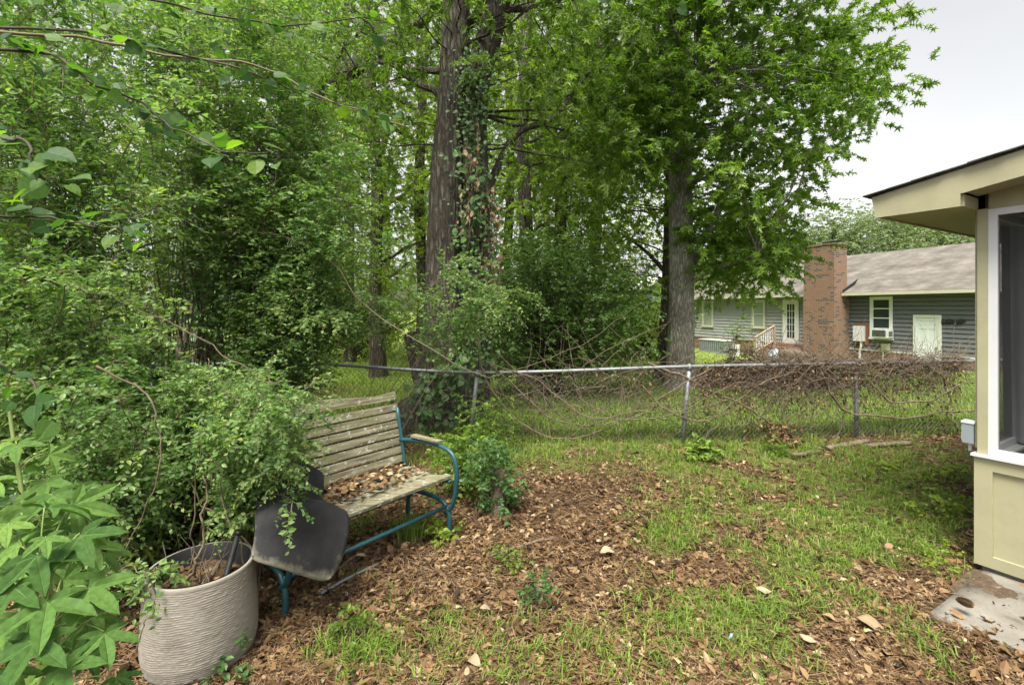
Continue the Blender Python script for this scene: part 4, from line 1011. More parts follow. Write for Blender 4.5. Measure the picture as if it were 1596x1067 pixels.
# tree A: twin trunk next to the fence
YA = 6.9
cA = multi([([(560, -200), (1010, -220), (1000, 40), (900, 130), (830, 160), (800, 60), (640, 40), (560, 30)], 5.5, 9, 62), ([(420, -60), (660, -60), (650, 130), (590, 260), (480, 200)], 6.5, 9.5, 26), ([(770, 40), (1010, 60), (1000, 250), (860, 300), (780, 200)], 7.5, 10, 13)], r)
RA = make_tree('twin_trunk_tree', 'massive twin stemmed tree with rough brown bark rising behind the bench and fence', 'tree',
          [basept(672, YA), up(686, 610, YA), up(692, 500, YA), up(694, 380, YA), up(699, 260, YA), up(707, 150, YA), up(711, 0, YA), up(713, -200, YA)], [.50, .36, .28, .265, .25, .225, .19, .16],
          cA, .38, 12, .38, 9, .10, STAR, L_MID, B_MAIN, 103, .4, 9, 44, .07, .3, rough=.05, trunkn=90, twr=.004,
          extra=[([up(735, 640, YA + .05), up(742, 500, YA), up(742, 330, YA), up(738, 200, YA), up(742, 130, YA), up(764, 50, YA), up(790, -60, YA), up(815, -200, YA)], [.26, .20, .19, .185, .19, .18, .16, .12]),
                 ([up(640, 520, YA - .1), up(650, 560, YA), up(676, 640, YA)], [.10, .12, .2]),
                 ([up(745, 330, YA + .2), up(800, 215, YA + .6), up(860, 185, YA + 1.0), up(905, 130, YA + 1.4), up(960, 60, YA + 1.8)], [.07, .05, .04, .03, .02])])

# other woodland trees
tr = [  # name,label, px base, Y, top px, r0, clusters, leafmat
 ('straight_tree', 'straight grey brown trunk right of the twin stemmed tree with sparse leaves', 822, 13.0, 815, .20, [([(760, 60), (900, 60), (900, 330), (790, 380)], 12, 16, 40)], L_BRI, B_MAIN),
 ('leaning_tree', 'thin dark trunk leaning slightly right between the straight trunk and the grey one', 862, 14.5, 905, .20, [([(840, 80), (1000, 80), (980, 420), (850, 440)], 13, 18, 80)], L_BRI, B_DARK),
 ('forest_tree', 'dark ivy wrapped trunk rising out of the left thicket', 312, 8.2, 318, .30, [([(230, -150), (520, -150), (520, 150), (300, 240), (200, 100)], 7, 10, 36)], L_MID, B_DARK),
 ('forest_tree', 'hazy slim trunk in the wood left of the grey trunked tree', 930, 19, 928, .22, [([(880, 120), (1030, 120), (1030, 470), (900, 480)], 18, 24, 90)], L_YEL, B_DARK),
 ('forest_tree', 'background tree filling the gap left of the twin trunks', 590, 15, 575, .20, [([(470, 40), (690, 40), (690, 430), (520, 440), (460, 250)], 13, 18, 85)], L_BRI, B_DARK),
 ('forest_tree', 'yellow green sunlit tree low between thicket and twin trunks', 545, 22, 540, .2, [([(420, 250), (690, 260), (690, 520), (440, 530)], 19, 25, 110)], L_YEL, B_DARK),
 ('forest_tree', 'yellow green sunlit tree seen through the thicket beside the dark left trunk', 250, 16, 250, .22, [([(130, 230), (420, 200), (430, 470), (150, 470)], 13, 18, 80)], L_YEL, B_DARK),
 ('forest_tree', 'bright leaved tree filling the upper gap between the slanting trunk and the twin trunks', 655, 17, 660, .2, [([(440, -80), (900, -80), (900, 300), (640, 330), (460, 240)], 15, 20, 130)], L_BRI, B_DARK),
 ('forest_tree', 'tall background tree behind the upper left thicket', 430, 14, 450, .25, [([(330, -150), (560, -150), (560, 180), (380, 250)], 12, 16, 24)], L_MID, B_DARK),
 ('forest_tree', 'background tree behind the far left edge of the thicket', 60, 12, 40, .25, [([(-120, -100), (260, -100), (260, 420), (-100, 460)], 10, 14, 60)], L_MID, B_DARK),
 ('forest_tree', 'bushy tree between the twin trunks and the evergreen shrub', 790, 20, 795, .2, [([(690, 60), (960, 60), (980, 500), (700, 500)], 18, 24, 150)], L_YEL, B_DARK),
]
for i, (nm, lab, pb, Y, pt, r0, cl, lm_, bk) in enumerate(tr):
    tp = [basept(pb, Y)] + [up(pb + (pt - pb) * f + 4 * sin(f * 9 + i), 560 - f * 640, Y) for f in (.15, .4, .6, .8, 1.0)]
    ls = .10 if Y < 12 else (.13 if Y < 17 else .17)
    make_tree(nm, lab, 'tree', tp, [r0 * q for q in (1.15, 1, .9, .8, .7, .5)], multi(cl, np.random.default_rng(200 + i)), .03 * Y + .12, 14, .03 * Y + .1, 8, ls,
              STAR if lm_ is L_BRI else LEAF2, lm_, bk, 210 + i, .35, 7, 18, .05 + .001 * Y, .3, group='woodland trees beyond the fence', twr=.0004 * Y)
for i, (pb, Y, cl, lab) in enumerate(((330, 27, [(180, 180), (470, 160), (490, 520), (170, 530)], 'sunlit tree at the far lawn edge behind the thicket centre'),
        (600, 29, [(440, 160), (720, 160), (720, 530), (440, 530)], 'sunlit tree at the far lawn edge left of the twin trunks'),
        (850, 30, [(700, 170), (1010, 170), (1010, 520), (700, 530)], 'sunlit tree far behind the evergreen shrub'),
        (60, 24, [(-150, 100), (230, 100), (220, 520), (-150, 540)], 'sunlit tree far behind the left edge of the thicket'))):
    make_tree('forest_tree', lab, 'tree', [basept(pb, Y), up(pb, 470, Y), up(pb + 3, 360, Y), up(pb - 4, 260, Y), up(pb, 180, Y)], [.3, .27, .22, .16, .08],
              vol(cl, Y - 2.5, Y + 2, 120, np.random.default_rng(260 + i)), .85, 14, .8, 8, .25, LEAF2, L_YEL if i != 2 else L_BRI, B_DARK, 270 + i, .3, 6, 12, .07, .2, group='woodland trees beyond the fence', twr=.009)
# leaning limb tree upper left centre
make_tree('leaning_tree', 'thick bare trunk slanting up to the right in the gap left of the twin trunks', 'tree',
          [basept(395, 11), up(415, 420, 11), up(455, 230, 11), up(515, 135, 11), up(575, 92, 11), up(640, 45, 11), up(720, -20, 11)], [.30, .27, .25, .22, .19, .16, .10],
          multi([([(400, -60), (640, -60), (660, 60), (500, 60), (400, 120)], 9, 12, 30)], r), .35, 12, .35, 8, .09, LEAF2, L_MID, B_MAIN, 230, group='woodland trees beyond the fence')
# trees behind the neighbour house
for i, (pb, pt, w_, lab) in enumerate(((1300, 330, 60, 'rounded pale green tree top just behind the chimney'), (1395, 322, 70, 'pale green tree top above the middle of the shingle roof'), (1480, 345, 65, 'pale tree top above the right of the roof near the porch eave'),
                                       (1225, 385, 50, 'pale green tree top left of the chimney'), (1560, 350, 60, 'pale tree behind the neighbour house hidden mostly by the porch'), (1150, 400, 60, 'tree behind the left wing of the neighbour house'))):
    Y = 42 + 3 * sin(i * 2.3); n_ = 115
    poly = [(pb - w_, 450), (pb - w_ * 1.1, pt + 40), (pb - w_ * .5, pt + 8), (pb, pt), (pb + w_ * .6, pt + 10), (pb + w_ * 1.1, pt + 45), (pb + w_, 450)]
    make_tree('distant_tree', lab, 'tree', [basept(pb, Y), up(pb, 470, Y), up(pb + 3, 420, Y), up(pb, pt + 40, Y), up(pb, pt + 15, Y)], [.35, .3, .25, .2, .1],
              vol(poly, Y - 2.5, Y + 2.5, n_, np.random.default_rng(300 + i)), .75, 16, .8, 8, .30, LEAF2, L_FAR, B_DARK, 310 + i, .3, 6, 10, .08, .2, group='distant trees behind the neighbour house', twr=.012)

# shrubs beyond the fence
def bush(name, label, px, Y, poly, y0, y1, n, lmat, lsize, seed, tpl=LEAF2, nsp=14, crad=.28, slen=.28, nleaf=9, cat='shrub', group=None, stem=.03, twig=M_TWIGD, base=None, droop=.3):
    r = np.random.default_rng(seed); b = basept(px, Y) if base is None else np.array(base)
    C = vol(poly, y0, y1, n, r); C[:, 2] = np.maximum(C[:, 2], gz(C[:, 0], C[:, 1]) + .08)
    R = thing(name, b, label, cat, group)
    m = MB()
    for c in C:
        L = np.linalg.norm(c - b); q = wob(bez(b + r.normal(0, .06, 3) * np.array([1, 1, 0]), (b + c) / 2 + np.array([0, 0, .25 * L]), c, 9), .03 * L, r=r)
        m.tube(q, np.linspace(stem * .5, stem * .12, 9), 4)
    m.build('stems', twig, R)
    st = np.repeat(C, nsp, 0) + r.normal(0, 1, (n * nsp, 3)) * crad * np.array([1, 1, .75]); st[:, 2] = np.maximum(st[:, 2], gz(st[:, 0], st[:, 1]) + .03)
    di = (st - np.repeat(C, nsp, 0)) / crad + r.normal(0, .6, st.shape)
    tc_ = np.clip(np.repeat(r.uniform(0, 1, n), nsp) * .65 + r.uniform(0, .35, n * nsp), 0, 1)
    (tv, tf), (V, F, t) = sprays(st, di, slen * r.uniform(.6, 1.3, len(st)), nleaf, lsize, tpl, droop, r, k=4, twr=stem * .05, tint_c=tc_)
    fo = mesh('foliage', V, F, lmat, R, uv=False, attr=t)
    mesh('twigs', tv, tf, twig, fo, uv=False)
    return R
bush('evergreen_shrub', 'large dark glossy evergreen shrub between the twin trunks and the lawn', 860, 9.5, [(770, 400), (900, 380), (985, 440), (1000, 500), (975, 570), (780, 575), (755, 480)], 8.6, 11.5, 165, L_DARK, .10, 400, LEAF6, 18)
bush('hedge_shrub', 'yellow green shrub at the far lawn edge left of the grey trunk', 1010, 24, [(960, 455), (1040, 460), (1045, 500), (1040, 520), (970, 530)], 22.5, 25.5, 50, L_YEL, .17, 401, nsp=16, crad=.5, slen=.5, stem=.08)
bush('hedge_shrub', 'dark hedge shrub at the foot of the far board fence', 1005, 26, [(950, 505), (1045, 505), (1045, 542), (950, 545)], 25, 26.5, 34, L_DARK, .17, 402, nsp=14, crad=.45, slen=.4, stem=.08)
bush('hedge_shrub', 'sunlit shrub at the lawn edge seen left of the twin trunks', 560, 24, [(430, 400), (660, 400), (660, 540), (430, 545)], 22, 27, 80, L_YEL, .18, 403, nsp=14, crad=.6, slen=.55, stem=.08)
bush('hedge_shrub', 'green shrub along the lawn edge behind the evergreen', 830, 25, [(690, 470), (960, 460), (960, 545), (690, 548)], 23, 27, 80, L_GUM, .18, 404, nsp=14, crad=.6, slen=.5, stem=.08)
bush('hedge_shrub', 'shrub in the wood beyond the left rail of the fence', 200, 11, [(-100, 380), (420, 400), (420, 560), (-100, 600)], 8.5, 13, 110, L_DARK, .10, 405, nsp=14, crad=.4, slen=.35, stem=.05)
bush('foundation_shrub', 'small green climber against the pale siding by the condenser', 1140, 19, [(1118, 520), (1150, 505), (1168, 512), (1165, 545), (1120, 550)], 19.5, 21, 10, L_GUM, .11, 406, nsp=7, crad=.2, slen=.3, stem=.03)

# ------------------------------------------------------------------ chain link fence
FP = [(-3.75, 2.2), (-4.1, 4.0), (-4.55, 6.1), (-2.55, 6.1), (-.48, 5.95), (2.13, 5.9), (4.40, 6.15), (6.9, 6.5)]
FT = [.93, .93, .935, .945, .855, .935, .945, .95]
def fence():
    R = thing('chain_link_fence', (FP[4][0], FP[4][1], 0), 'low grey chain link fence with a sagging top rail crossing the yard', 'fence')
    lean = [(0, 0), (0, 0), (0, 0), (0, 0), (.10, 0), (.09, 0), (0, 0), (0, 0)]
    for i, (x_, y_) in enumerate(FP):
        m = MB(); l = lean[i]; m.tube([(x_ - l[0] * .5, y_, -.1), (x_ + l[0] * .5, y_, FT[i] + .0)], .026, 12)
        o = m.build('post', M_GALV, R, smooth=True)
        m = MB(); m.tube([(x_ + l[0] * .5, y_, FT[i] - .05), (x_ + l[0] * .5, y_, FT[i] + .015), (x_ + l[0] * .5, y_, FT[i] + .035)], [.031, .031, .012], 12); m.build('post_cap', M_GALV, o, smooth=True)
    tops = np.array([(x_ + lean[i][0] * .5, y_, FT[i]) for i, (x_, y_) in enumerate(FP)])
    m = MB()
    m.tube(tops[:3], .021, 10); q = spline(tops[2:], 60); m.tube(q, .021, 10)
    m.build('top_rail', M_GALV, R, smooth=True)
    # wire mesh
    seg = []; S = []
    tot = 0
    for i in range(len(FP) - 1):
        a = tops[i]; b = tops[i + 1]; L = np.linalg.norm(b[:2] - a[:2]); s = np.arange(-1.0, L + 1.0, .062)
        for sg in (1, -1):
            for s0 in s:
                # line in (s,h) plane with slope +-1
                h0, h1 = .02, min(a[2], b[2]) - .01
                sa, sb = s0, s0 + sg * (h1 - h0)
                # clip
                def clip(sa, ha, sb, hb):
                    t0, t1 = 0., 1.; d = sb - sa
                    for lim, sgn in ((0, 1), (L, -1)):
                        if abs(d) < 1e-9: continue
                        t = (lim - sa) / d
                        if sgn * d > 0: t0 = max(t0, t)
                        else: t1 = min(t1, t)
                    return (t0, t1) if t1 > t0 else None
                c = clip(sa, h0, sb, h1)
                if not c: continue
                pts = []
                for t in np.linspace(c[0], c[1], 5):
                    ss = sa + (sb - sa) * t; hh = h0 + (h1 - h0) * t; f = ss / L
                    p = a + (b - a) * f; pts.append((p[0], p[1] - .024 + .008 * sin(ss * 5) + .01 * sin(hh * 8 + ss), hh * (p[2] / h1) * .985))
                seg.append(pts)
    PT = np.array(seg); V, F = tubes_batch(PT, np.full(PT.shape[:2], .0015), 3)
    mesh('wire_mesh', V, F, M_WIRE, R, uv=False)
fence()

def fy(x_):  # fence line y at x
    return float(np.interp(x_, [p[0] for p in FP[2:]], [p[1] for p in FP[2:]]))
def ft(x_): return float(np.interp(x_, [p[0] for p in FP[2:]], FT[2:]))
def vines():
    r = np.random.default_rng(500)
    specs = []
    # sagging arcs between twin trunk and second post, given by px,py at fence depth
    arcs = [([(745, 555), (770, 615), (830, 670), (900, 682), (980, 650), (1060, 600), (1110, 575)], .010, 'thickest sagging vine loop low on the fence below the sagging rail'),
            ([(755, 560), (800, 600), (870, 655), (950, 660), (1040, 625), (1100, 590)], .008, 'brown vine looping second lowest across the fence centre'),
            ([(760, 565), (830, 590), (900, 640), (960, 655), (1060, 640), (1140, 600)], .007, 'vine bowing across the middle fence panel to the leaning post'),
            ([(775, 550), (840, 610), (900, 662), (1000, 640), (1080, 640), (1150, 615)], .006, 'thin vine curving below the rail and past the leaning post'),
            ([(1010, 565), (1070, 590), (1130, 620), (1190, 650), (1230, 700)], .014, 'thick vine slanting down from the rail right of the leaning post'),
            ([(1280, 580), (1300, 620), (1330, 645), (1400, 650), (1460, 645), (1530, 635)], .013, 'long dark vine running level across the right fence panel'),
            ([(1360, 600), (1390, 625), (1440, 625), (1500, 600), (1540, 590)], .010, 'dark vine hanging in a shallow loop right of the last post'),
            ([(1465, 580), (1478, 610), (1480, 650), (1500, 675)], .010, 'short dark vine dropping down near the porch'),
            ([(1000, 600), (1040, 640), (1090, 655), (1130, 640), (1180, 600), (1240, 580)], .009, 'dark vine swinging behind the leaning fence post'),
            ([(1290, 575), (1310, 600), (1318, 640), (1300, 690)], .010, 'dark vine falling left of the last visible post')]
    for i, (pp, rad, lab) in enumerate(arcs):
        q = []
        for px_, py_ in pp:
            x_ = (px_ - HX) / FOC * 5.95; Y = fy(x_) - .05 + r.normal(0, .02); q.append(P(px_, py_, Y))
        q = wob(spline(q, 40), .018, 3, r)
        m = MB().tube(q, rad * np.linspace(1.1, .7, 40), 7)
        o = m.build('dead_vine', M_VINE, None, smooth=True); tagobj(o, lab, 'vine', 'dead vines on the chain link fence')
    # fine tangle: many thin curly stems
    S = 2100; k = 9; PT = np.zeros((S, k, 3)); R_ = np.zeros((S, k))
    for i in range(S):
        u = r.uniform()
        if u < .13: px_ = r.uniform(740, 1090); top = r.uniform(.0, .75) ** 1.2
        elif u < .36: px_ = r.uniform(1080, 1300); top = r.beta(1, 2.2) * .9
        else: px_ = r.uniform(1180, 1540); top = r.beta(1, 6) * .8 - .06
        x_ = (px_ - HX) / FOC * 6.0; Y = fy(x_); z = ft(x_) * (1 - top)
        a = r.uniform(0, 2 * pi); L = r.uniform(.08, .45) * (1.8 if u < .13 else 1.25)
        d = np.array([cos(a), .2 * r.normal(), sin(a) * .7 - .25 * (u > .3)]); d /= np.linalg.norm(d)
        c = r.normal(0, 1, 3) * np.array([.5, .15, .5]); t = np.linspace(0, 1, k)[:, None]
        PT[i] = np.array([x_, Y + r.normal(0, .035), z]) + d * L * t + c * L * (t * t - t * .5) * .8 + r.normal(0, .006, (k, 3))
        R_[i] = r.uniform(.0014, .0055) * np.linspace(1, .5, k)
    # upward spiky bits above rail at right
    V, F = tubes_batch(PT, R_, 4)
    R0 = thing('vine_tangle', (2.5, 6, 0), 'tangle of thin dry brown vines heaped over the right part of the fence', 'vines'); R0['kind'] = 'stuff'
    o = mesh('stems', V, F, M_VINE, R0, uv=False)
    # dead leaves on it
    n = 4200; px_ = np.where(r.uniform(0, 1, n) < .85, r.uniform(1090, 1535, n), r.uniform(800, 1150, n)); x_ = (px_ - HX) / FOC * 6
    Y = np.array([fy(q) for q in x_]) + r.normal(0, .05, n); zt = np.array([ft(q) for q in x_])
    cl = vnoise(px_, px_ * 0, 22, 9); z = zt * (1 - np.clip(r.beta(1, 2.4, n) * (.3 + 1.2 * cl), -.02, 1)) + .01
    xd = np.stack([r.normal(0, .5, n), r.normal(0, .5, n), -np.ones(n)], -1); nd = r.normal(0, 1, (n, 3))
    V, F, t = leaves(np.stack([x_, Y, z], -1), xd, nd, r.uniform(.015, .05, n), LEAF6, r.beta(2, 3, n), r)
    mesh('dead_leaves', V, F, L_LITTER, R0, uv=False, attr=t)
    # dead leaf heap hanging at (1200-1250, 640-700)
    n = 900; c = P(1225, 690, 5.75); q = r.normal(0, 1, (n, 3)) * np.array([.12, .08, .12]) + c; q[:, 2] = np.maximum(q[:, 2], .01)
    q[:, 0] -= (q[:, 2] - .0) * .45
    V, F, t = leaves(q, r.normal(0, 1, (n, 3)), r.normal(0, 1, (n, 3)), r.uniform(.02, .06, n), LEAF6, r.beta(2, 3, n), r)
    o = mesh('dead_leaf_clump', V, F, L_LITTER, uv=False, attr=t); tagobj(o, 'heap of brown dead leaves caught at the fence foot right of the leaning post', 'leaf clump', kind='stuff')
vines()

# ivy and creeper on trunks
def creeper(name, label, pts, spread, n, lmat, size, seed, dead=0, tpl=HEART):
    r = np.random.default_rng(seed); p = spline(np.array(pts), 30); R = thing(name, p[0] * np.array([1, 1, 0]), label, 'climbing vine')
    m = MB()
    for i in range(7): m.tube(wob(p + r.normal(0, spread * .5, 3) * np.array([1, .3, 0]), spread * .4, 2, r), .007, 5)
    m.build('stems', M_VINE, R)
    i = r.integers(0, 30, n); c = p[i] + r.normal(0, 1, (n, 3)) * np.array([spread, spread * .45, .12])
    xd = np.stack([r.normal(0, .6, n), -np.abs(r.normal(.3, .4, n)), -np.abs(r.normal(.6, .4, n))], -1); nd = np.stack([r.normal(0, .5, n), -np.ones(n) * .8, np.abs(r.normal(.5, .4, n))], -1)
    V, F, t = leaves(c, xd, nd, size * r.uniform(.5, 1.2, n), tpl, None, r); mesh('leaves', V, F, lmat, R, uv=False, attr=t)
    if dead:
        i = r.integers(4, 28, dead); c = p[i] + r.normal(0, 1, (dead, 3)) * np.array([spread * .8, spread * .3, .1]) + np.array([0, -.05, 0])
        xd = np.stack([r.normal(0, .4, dead), r.normal(0, .4, dead), -np.ones(dead)], -1)
        V, F, t = leaves(c, xd, r.normal(0, 1, (dead, 3)), r.uniform(.05, .10, dead), LEAF6, r.uniform(.4, 1, dead), r); mesh('dead_leaves', V, F, L_DEAD, R, uv=False, attr=t)
creeper('creeper', 'green creeper climbing the groove between the twin stems', [up(738, 590, 6.55), up(738, 480, 6.58), up(735, 380, 6.56), up(738, 250, 6.58), up(738, 150, 6.6), up(742, 90, 6.6)], .15, 1500, L_IVY, .055, 600)
creeper('creeper', 'dry brown and green creeper hanging at the middle of the twin trunk', [up(728, 370, 6.45), up(735, 300, 6.45), up(730, 225, 6.5)], .10, 90, L_IVY, .08, 601, 70)
creeper('creeper', 'broad leaved creeper at the foot of the twin trunk behind the fence', [up(680, 700, 6.3), up(672, 640, 6.35), up(690, 600, 6.45), up(700, 570, 6.45)], .18, 330, L_IVY, .085, 602)
creeper('creeper', 'leafy creeper covering the dark trunk in the left thicket', [up(330, 520, 7.8), up(320, 400, 7.8), up(315, 330, 7.8)], .22, 520, L_IVY, .075, 603)
creeper('creeper', 'brown vine fringe hanging down the right side of the twin trunk', [up(765, 470, 6.7), up(768, 380, 6.7), up(765, 290, 6.7)], .09, 60, L_IVY, .07, 604, 120)

# ------------------------------------------------------------------ bench
BO = np.array([-.43, 3.48]); BF = np.array([-.617, -.787]); BB = np.array([-.787, .617])  # along front to near end, backwards
def bp(s, d, z): return np.array([BO[0] + BF[0] * s + BB[0] * d, BO[1] + BF[1] * s + BB[1] * d, z])
BAX = np.array([[BF[0], BF[1], 0], [BB[0], BB[1], 0], [0, 0, 1]])
def bench():
    R = thing('glider_bench', bp(.65, .25, 0), 'weathered lichen covered wooden slat glider bench on a teal tube frame', 'bench')
    W = 1.24
    m = MB()
    for i in range(7):
        d = .035 + i * .072; z = .42 - .018 * (i / 6) + (.012 if i == 0 else 0) - .012 * sin(i / 6 * pi)
        m.box(bp(W / 2, d, z), (W, .058, .02), BAX)
    m.build('seat', M_SLAT, R)
    # backrest reclined
    m = MB(); rec = np.array([0, .24, 1.]); rec /= np.linalg.norm(rec)
    zax = rec @ BAX; yax = np.cross(zax, BAX[0]); ax = np.array([BAX[0], yax, zax])
    for i in range(7):
        h = .035 + i * .066; o = bp(W / 2, .53, .44) + zax * h; m.box(o, (W, .016, .053), ax)
    # crest slat with curved top
    n = 26; s = np.linspace(0, W, n); top = .57 - .035 + .04 * np.exp(-((s - W * .5) / .3) ** 2) + .02 * np.exp(-((s / .12) ** 2)) + .02 * np.exp(-(((s - W) / .12) ** 2)); bot = .488 + .012 * np.exp(-((s - W * .5) / .3) ** 2)
    V = []
    for a, t, b in zip(s, top, bot):
        for y_ in (-.009, .009):
            V += [bp(a, .53, .44) + zax * t - yax * y_, bp(a, .53, .44) + zax * b - yax * y_]
    F = []
    for i in range(n - 1):
        k = i * 4; F += [[k, k + 1, k + 5, k + 4], [k + 2, k + 6, k + 7, k + 3], [k, k + 4, k + 6, k + 2], [k + 1, k + 3, k + 7, k + 5]]
    F += [[0, 2, 3, 1], [4 * n - 4, 4 * n - 3, 4 * n - 1, 4 * n - 2]]
    m.add(V, [F]); m.build('backrest', M_SLAT, R)
    for s_, nm in ((.02, 'side_frame'), (W - .02, 'side_frame')):
        m = MB()
        # hanging frame: back upright, arm, down front, under seat
        q = spline([bp(s_, .60, .86), bp(s_, .54, .60), bp(s_, .50, .40)], 8); m.tube(bp(s_, .0, 0) * 0 + q, .014, 8)
        q = spline([bp(s_, .56, .61), bp(s_, .38, .635), bp(s_, .12, .64), bp(s_, -.02, .60), bp(s_, -.06, .50), bp(s_, -.055, .38), bp(s_, -.02, .24), bp(s_, .05, .16)], 36); m.tube(q, .0165, 10)
        q = spline([bp(s_, .0, .40), bp(s_, .25, .39), bp(s_, .5, .40)], 6); m.tube(q, .013, 8)
        m.build('side_frame', M_TEAL, R, smooth=True)
        m = MB(); m.box(bp(s_, .26, .668), (.05, .30, .018), BAX); m.build('armrest', M_SLAT, R)
        # base: inverted U leg pair
        m = MB(); q = spline([bp(s_, .02, 0.0), bp(s_, .01, .12), bp(s_, .03, .20), bp(s_, .12, .25), bp(s_, .36, .25), bp(s_, .45, .20), bp(s_, .47, .12), bp(s_, .46, 0)], 36); m.tube(q, .0165, 10)
        m.build('leg_frame', M_TEAL, R, smooth=True)
    m = MB(); m.tube([bp(.02, .04, .215), bp(W - .02, .04, .215)], .0145, 10); m.tube([bp(.02, .44, .215), bp(W - .02, .44, .215)], .0145, 10); m.tube([bp(.02, .25, .06), bp(W - .02, .25, .06)], .0001, 4)
    m.tube([bp(.35, .0, .408), bp(.35, .5, .40)], .009, 6); m.tube([bp(.9, .0, .408), bp(.9, .5, .40)], .009, 6)
    m.build('cross_rail', M_TEAL, R, smooth=True)
    m = MB()
    for s_ in (.02, W / 2, W - .02):
        q = [bp(s_, .545, .42), bp(s_, .545, .42) + zax * .50]; m.tube(q, .010, 6)
    m.build('back_support', M_TEAL, R)
    # leaves on the seat
    r = np.random.default_rng(700); n = 420
    s_ = r.beta(1.6, 1.4, n) * W; d = .10 + r.beta(2.6, 1.6, n) * .40; pos = np.array([bp(a, b, .435 + r.uniform(0, .03)) for a, b in zip(s_, d)])
    V, F, t = leaves(pos, r.normal(0, 1, (n, 3)) * np.array([1, 1, .2]), np.stack([r.normal(0, .5, n), r.normal(0, .5, n), np.ones(n)], -1), r.uniform(.025, .07, n), LEAF6, r.beta(2, 2, n), r)
    o = mesh('fallen_leaves', V, F, L_LITTER, uv=False, attr=t); tagobj(o, 'brown dead leaves lying on the bench seat', 'leaves', kind='stuff')
bench()

def mat_():
    rows = [[(392, 712, 2.92), (430, 714, 2.96), (476, 722, 3.02), (506, 737, 3.06)], [(400, 762, 2.60), (440, 767, 2.55), (480, 775, 2.74), (506, 786, 2.88)],
            [(398, 800, 2.36), (450, 790, 2.38), (505, 784, 2.56), (541, 797, 2.66)], [(396, 840, 2.28), (440, 846, 2.32), (490, 854, 2.42), (540, 850, 2.54)], [(388, 872, 2.22), (425, 882, 2.26), (468, 896, 2.34), (516, 912, 2.44)]]
    C = np.array([[P(*q) for q in rw] for rw in rows]); n = 28; m_ = 34
    A = np.array([spline(C[:, j], m_) for j in range(4)]).transpose(1, 0, 2); S = np.array([spline(a, n) for a in A])  # m_ x n
    # rounded corners
    u = np.linspace(-1, 1, n)[None, :]; v = np.linspace(-1, 1, m_)[:, None]
    k = np.sqrt(np.clip(1 - .0 * u, 0, 1)); cen = S.mean((0, 1)); 
    ex = np.where(v > 0, 9., 22.); sq = np.maximum(np.abs(u) ** ex + np.abs(v) ** ex, 1) ** (1 / ex); sc = 1 / sq
    # shrink along grid by remap
    uu = (u * sc); vv = (v * sc); fi = (vv + 1) / 2 * (m_ - 1); fj = (uu + 1) / 2 * (n - 1)
    i0 = np.clip(fi.astype(int), 0, m_ - 2); j0 = np.clip(fj.astype(int), 0, n - 2); a = (fi - i0)[..., None]; b = (fj - j0)[..., None]
    S = S[i0, j0] * (1 - a) * (1 - b) + S[i0 + 1, j0] * a * (1 - b) + S[i0, j0 + 1] * (1 - a) * b + S[i0 + 1, j0 + 1] * a * b
    V = S.reshape(-1, 3); i = (np.arange(m_ - 1) * n)[:, None]; j = np.arange(n - 1)[None]
    F = np.stack([i + j, i + j + 1, i + n + j + 1, i + n + j], -1).reshape(-1, 4)
    # wear towards the bottom and edges stored in tint
    W_ = np.clip((np.abs(u) ** 6) * .5 + np.clip((v + .0), 0, 1) ** 5 * 1.0, 0, 1); W_ = np.broadcast_to(W_, (m_, n)).ravel()
    m, nn, bb = newmat('worn_black_rubber')
    at = nn.nodes.new('ShaderNodeAttribute'); at.attribute_name = 'tint'; tc = nn.nodes.new('ShaderNodeTexCoord')
    z = nn.nodes.new('ShaderNodeTexNoise'); z.inputs['Scale'].default_value = 16; z.inputs['Detail'].default_value = 8; z.inputs['Roughness'].default_value = .7; nn.links.new(tc.outputs['Object'], z.inputs['Vector'])
    ma = nn.nodes.new('ShaderNodeMath'); ma.operation = 'MULTIPLY_ADD'; ma.inputs[1].default_value = .55; nn.links.new(at.outputs['Fac'], ma.inputs[0]); nn.links.new(z.outputs['Fac'], ma.inputs[2])
    c = ramp(nn, [(.007, .007, .009), (.016, .016, .018), (.15, .14, .10)], [.45, .72, 1.0]); nn.links.new(ma.outputs[0], c.inputs[0]); nn.links.new(c.outputs[0], bb.inputs['Base Color'])
    z2 = nn.nodes.new('ShaderNodeTexNoise'); z2.inputs['Scale'].default_value = 220; nn.links.new(tc.outputs['Object'], z2.inputs['Vector'])
    bu = nn.nodes.new('ShaderNodeBump'); bu.inputs['Strength'].default_value = .5; bu.inputs['Distance'].default_value = .003; nn.links.new(z2.outputs['Fac'], bu.inputs['Height']); nn.links.new(bu.outputs[0], bb.inputs['Normal'])
    bb.inputs['Roughness'].default_value = .75
    o = mesh('rubber_mat', V, F, m, smooth=True, attr=W_, uv=False); md = o.modifiers.new('thick', 'SOLIDIFY'); md.thickness = .009; md.offset = 1
    tagobj(o, 'worn black rubber mat draped over the near end of the bench', 'mat')
mat_()

